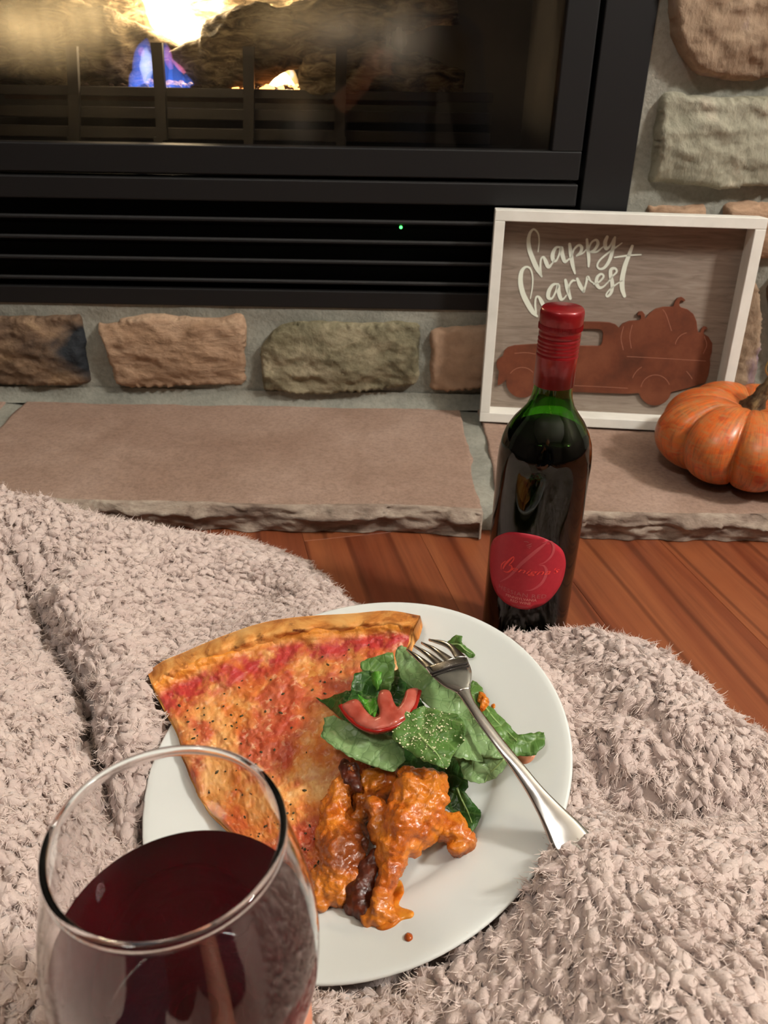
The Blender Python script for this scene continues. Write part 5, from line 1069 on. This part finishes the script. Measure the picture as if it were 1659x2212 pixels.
# keep clear of the bottle and hearth
valid &= np.hypot(X-BX, Y-BY) > .042
valid &= Y < .742
# only the connected sheet around the plate
lab_ = np.zeros_like(valid); stack = [(int((-.018-x0)/stp), int((.365-y0)/stp))]; valid[stack[0]] = True; lab_[stack[0]] = True
while stack:
    i, j = stack.pop()
    for di, dj in ((1, 0), (-1, 0), (0, 1), (0, -1)):
        a, b = i+di, j+dj
        if 0 <= a < valid.shape[0] and 0 <= b < valid.shape[1] and valid[a, b] and not lab_[a, b]: lab_[a, b] = True; stack.append((a, b))
nX, nY = X.shape; P = np.stack([X, Y, np.maximum(Z, .004)], -1).reshape(-1, 3); Fc = []
ok = lab_[:-1, :-1] & lab_[1:, :-1] & lab_[:-1, 1:] & lab_[1:, 1:]
for i, j in zip(*np.nonzero(ok)): Fc.append((i*nY+j, (i+1)*nY+j, (i+1)*nY+j+1, i*nY+j+1))
used = np.unique(np.array(Fc)); rm = -np.ones(len(P), int); rm[used] = np.arange(len(used)); Fq = [tuple(rm[k] for k in f) for f in Fc]
mfl = M('beige_pink_sherpa_fleece', rough=.95, spec=.1); v = mfl.coord(); a = mfl.noise(v, 60, 4); b = mfl.noise(v, 900, 3, .7)
c = mfl.ramp(a, [(.3, hx('c3aea6')), (.7, hx('d3c1b8'))]); mfl.color(mfl.mix(.3, c, mfl.ramp(b, [(.3, (.6, .58, .57, 1)), (.6, (1, 1, 1, 1))]), 'MULTIPLY')); mfl.set('Sheen Weight', .35); mfl.set('Sheen Roughness', .5); mfl.bump(b, .5, .0010)
blk = tag(thing('fleece_blanket', 'fluffy beige-pink fleece blanket draped over the lap under the plate', 'blanket', (-.2, .4, 0)))
mk('cloth', P[used], Fq, mfl.m, blk)

# ---- the pile: curled locks rooted on the cloth
def proto(seed, nu=10, nv=8):
    r_ = np.random.default_rng(seed); V = []
    bend = r_.uniform(.35, .95); wid = r_.uniform(.8, 1.15); tw_ = r_.uniform(-.8, .8); p1, p2, tws = r_.uniform(0, 6, 3)
    for j in range(nv):
        t = j/(nv-1); rad = .60*wid*(1-t)**.62*(.62+.95*t)+(.01 if j == nv-1 else 0)
        if seed % 3: rad = .64*wid*math.sin(math.pi*min(1, (t*.86+.14)))**.7*(1-.25*t)*(1 if j < nv-1 else .02)
        cx = bend*t**2.2; cz = -.25+1.30*t-.34*bend*t**3; cy = .30*tw_*t*t
        for k in range(nu):
            a = 2*math.pi*k/nu; g_ = 1+.20*math.sin(2*a+p1+1.5*t)+.16*math.sin(3*a+p2-2*t); V.append((cx+rad*g_*math.cos(a), cy+rad*g_*math.sin(a)*.85, cz+.06*math.sin(3*a+tws)*(1-t)))
    V = np.array(V); V = V+.15*np.c_[fbm(V*2.4+1+seed, 2), fbm(V*2.4+5+seed, 2), fbm(V*2.4+9+seed, 2)]
    Fc = [(j*nu+k, j*nu+(k+1) % nu, (j+1)*nu+(k+1) % nu, (j+1)*nu+k) for j in range(nv-1) for k in range(nu)]
    return V, np.array(Fc)
protos = [proto(s) for s in range(14)]
NU_V, NF = len(protos[0][0]), len(protos[0][1])
sp = .0066; sx, sy_ = np.meshgrid(np.arange(x0, x1, sp), np.arange(y0, y1, sp*.87), indexing='ij'); sx = sx+(np.arange(sx.shape[1]) % 2)[None, :]*sp*.5
sx = (sx+rng.uniform(-.42, .42, sx.shape)*sp).ravel(); sy2 = (sy_+rng.uniform(-.42, .42, sy_.shape)*sp).ravel()
ii = np.clip(((sx-x0)/stp).astype(int), 0, nX-2); jj = np.clip(((sy2-y0)/stp).astype(int), 0, nY-2); keep = ok[ii, jj] & (sy2 > .10)
sx, sy2 = sx[keep], sy2[keep]; sz = np.maximum(hfull(sx, sy2), .004); e = .002
gxn = (hfull(sx+e, sy2)-hfull(sx-e, sy2))/(2*e); gyn = (hfull(sx, sy2+e)-hfull(sx, sy2-e))/(2*e); nrm = np.c_[-gxn, -gyn, np.ones(len(sx))]
area = np.linalg.norm(nrm, axis=1); nrm /= area[:, None]
# leave out what lies under the plate
ra = np.hypot(sx-PC[0], sy2-PC[1]); zp = PC[2]-(pn[0]*(sx-PC[0])+pn[1]*(sy2-PC[1]))/pn[2]; kp = ~((ra < .128) & (sz < zp)) & (np.hypot(sx-BX, sy2-BY) > .046)
# extra locks on steep slopes
ex = np.nonzero(kp & (area > 1.35))[0]; sel = np.r_[np.nonzero(kp)[0], ex]; jit = np.r_[np.zeros(kp.sum()), np.ones(len(ex))]
Pq = np.c_[sx, sy2, sz][sel]; Nq = nrm[sel]; m_n = len(sel)
Pq[:, :2] += (rng.uniform(-.5, .5, (m_n, 2))*sp*jit[:, None]); Pq[:, 2] -= jit*(gxn[sel]*0)
fl_ = np.c_[fbm(np.c_[Pq[:, :2]*9, np.zeros(m_n)], 2)+.25, fbm(np.c_[Pq[:, :2]*9, np.full(m_n, 4.)], 2)-.55, -.35*np.ones(m_n)]+rng.normal(0, .38, (m_n, 3))
Tq = fl_-Nq*np.sum(fl_*Nq, 1)[:, None]; Tq /= np.linalg.norm(Tq, axis=1)[:, None]; Bq = np.cross(Nq, Tq)
clump = fbm(np.c_[Pq[:, :2]*55, np.full(m_n, 2.)], 2)
scl = .0076*(1+.22*clump+rng.uniform(-.2, .2, m_n)); lean = rng.uniform(.2, .85, m_n)
Ax = Nq*np.cos(lean)[:, None]+Tq*np.sin(lean)[:, None]; Tx = Tq*np.cos(lean)[:, None]-Nq*np.sin(lean)[:, None]
Vall = np.empty((m_n, NU_V, 3), np.float32); Fall = np.empty((m_n, NF, 4), np.int32); pid = rng.integers(0, len(protos), m_n); hz = rng.uniform(.85, 1.2, m_n)
for k, (pv_, pf) in enumerate(protos):
    ids = np.nonzero(pid == k)[0]
    if not len(ids): continue
    L_ = pv_[None]*scl[ids][:, None, None]
    Vall[ids] = Pq[ids][:, None]+Tx[ids][:, None]*L_[:, :, 0:1]+Bq[ids][:, None]*L_[:, :, 1:2]+Ax[ids][:, None]*L_[:, :, 2:3]*hz[ids][:, None, None]
    Fall[ids] = pf[None]+(ids*NU_V)[:, None, None]
me = bpy.data.meshes.new('pile'); nv_, nf_ = m_n*NU_V, m_n*NF
me.vertices.add(nv_); me.vertices.foreach_set('co', Vall.ravel()); me.loops.add(nf_*4); me.loops.foreach_set('vertex_index', Fall.ravel()); me.polygons.add(nf_)
me.polygons.foreach_set('loop_start', np.arange(0, nf_*4, 4, dtype=np.int32)); me.update(calc_edges=True); me.polygons.foreach_set('use_smooth', np.ones(nf_, bool)); me.materials.append(mfl.m)
pile = tag(link(bpy.data.objects.new('pile', me), blk), kind='stuff')
print('PILE locks', m_n, 'tris', nf_*2)
# ---- fine fuzz on the locks
m_fz = M('fleece_fibre', rough=.9, spec=.05, base=hx('dccbc2')); 
NH = 320000; hid = rng.integers(0, m_n, NH); hv = rng.integers(NU_V//4, NU_V, NH); root = Vall[hid, hv].astype(float); tip_ = Vall[hid, NU_V-1].astype(float)+Ax[hid]*scl[hid][:, None]*.25+Tx[hid]*scl[hid][:, None]*.3
outw = (root-(Pq[hid]+Ax[hid]*scl[hid][:, None]*.3)); outw /= np.linalg.norm(outw, axis=1)[:, None]+1e-9; along = tip_-root; along /= np.linalg.norm(along, axis=1)[:, None]+1e-9
dirn = along*.75+outw*.55+rng.normal(0, .30, (NH, 3)); dirn /= np.linalg.norm(dirn, axis=1)[:, None]; ln = rng.uniform(.0018, .0052, NH); crl = rng.normal(0, .5, (NH, 3))
pts = np.stack([root-dirn*.0004, root+dirn*(ln*.35)[:, None]+crl*(ln*.10)[:, None], root+dirn*(ln*.7)[:, None]+crl*(ln*.38)[:, None], root+dirn*ln[:, None]+crl*(ln*.75)[:, None]], 1)
hc = bpy.data.hair_curves.new('fuzz'); hc.add_curves([4]*NH); hc.attributes['position'].data.foreach_set('vector', pts.astype(np.float32).ravel())
ra_ = hc.attributes.get('radius') or hc.attributes.new('radius', 'FLOAT', 'POINT'); ra_.data.foreach_set('value', np.tile(np.array([.00022, .00020, .00015, .00004], np.float32), NH)); hc.materials.append(m_fz.m)
tag(link(bpy.data.objects.new('fuzz', hc), blk), kind='stuff')
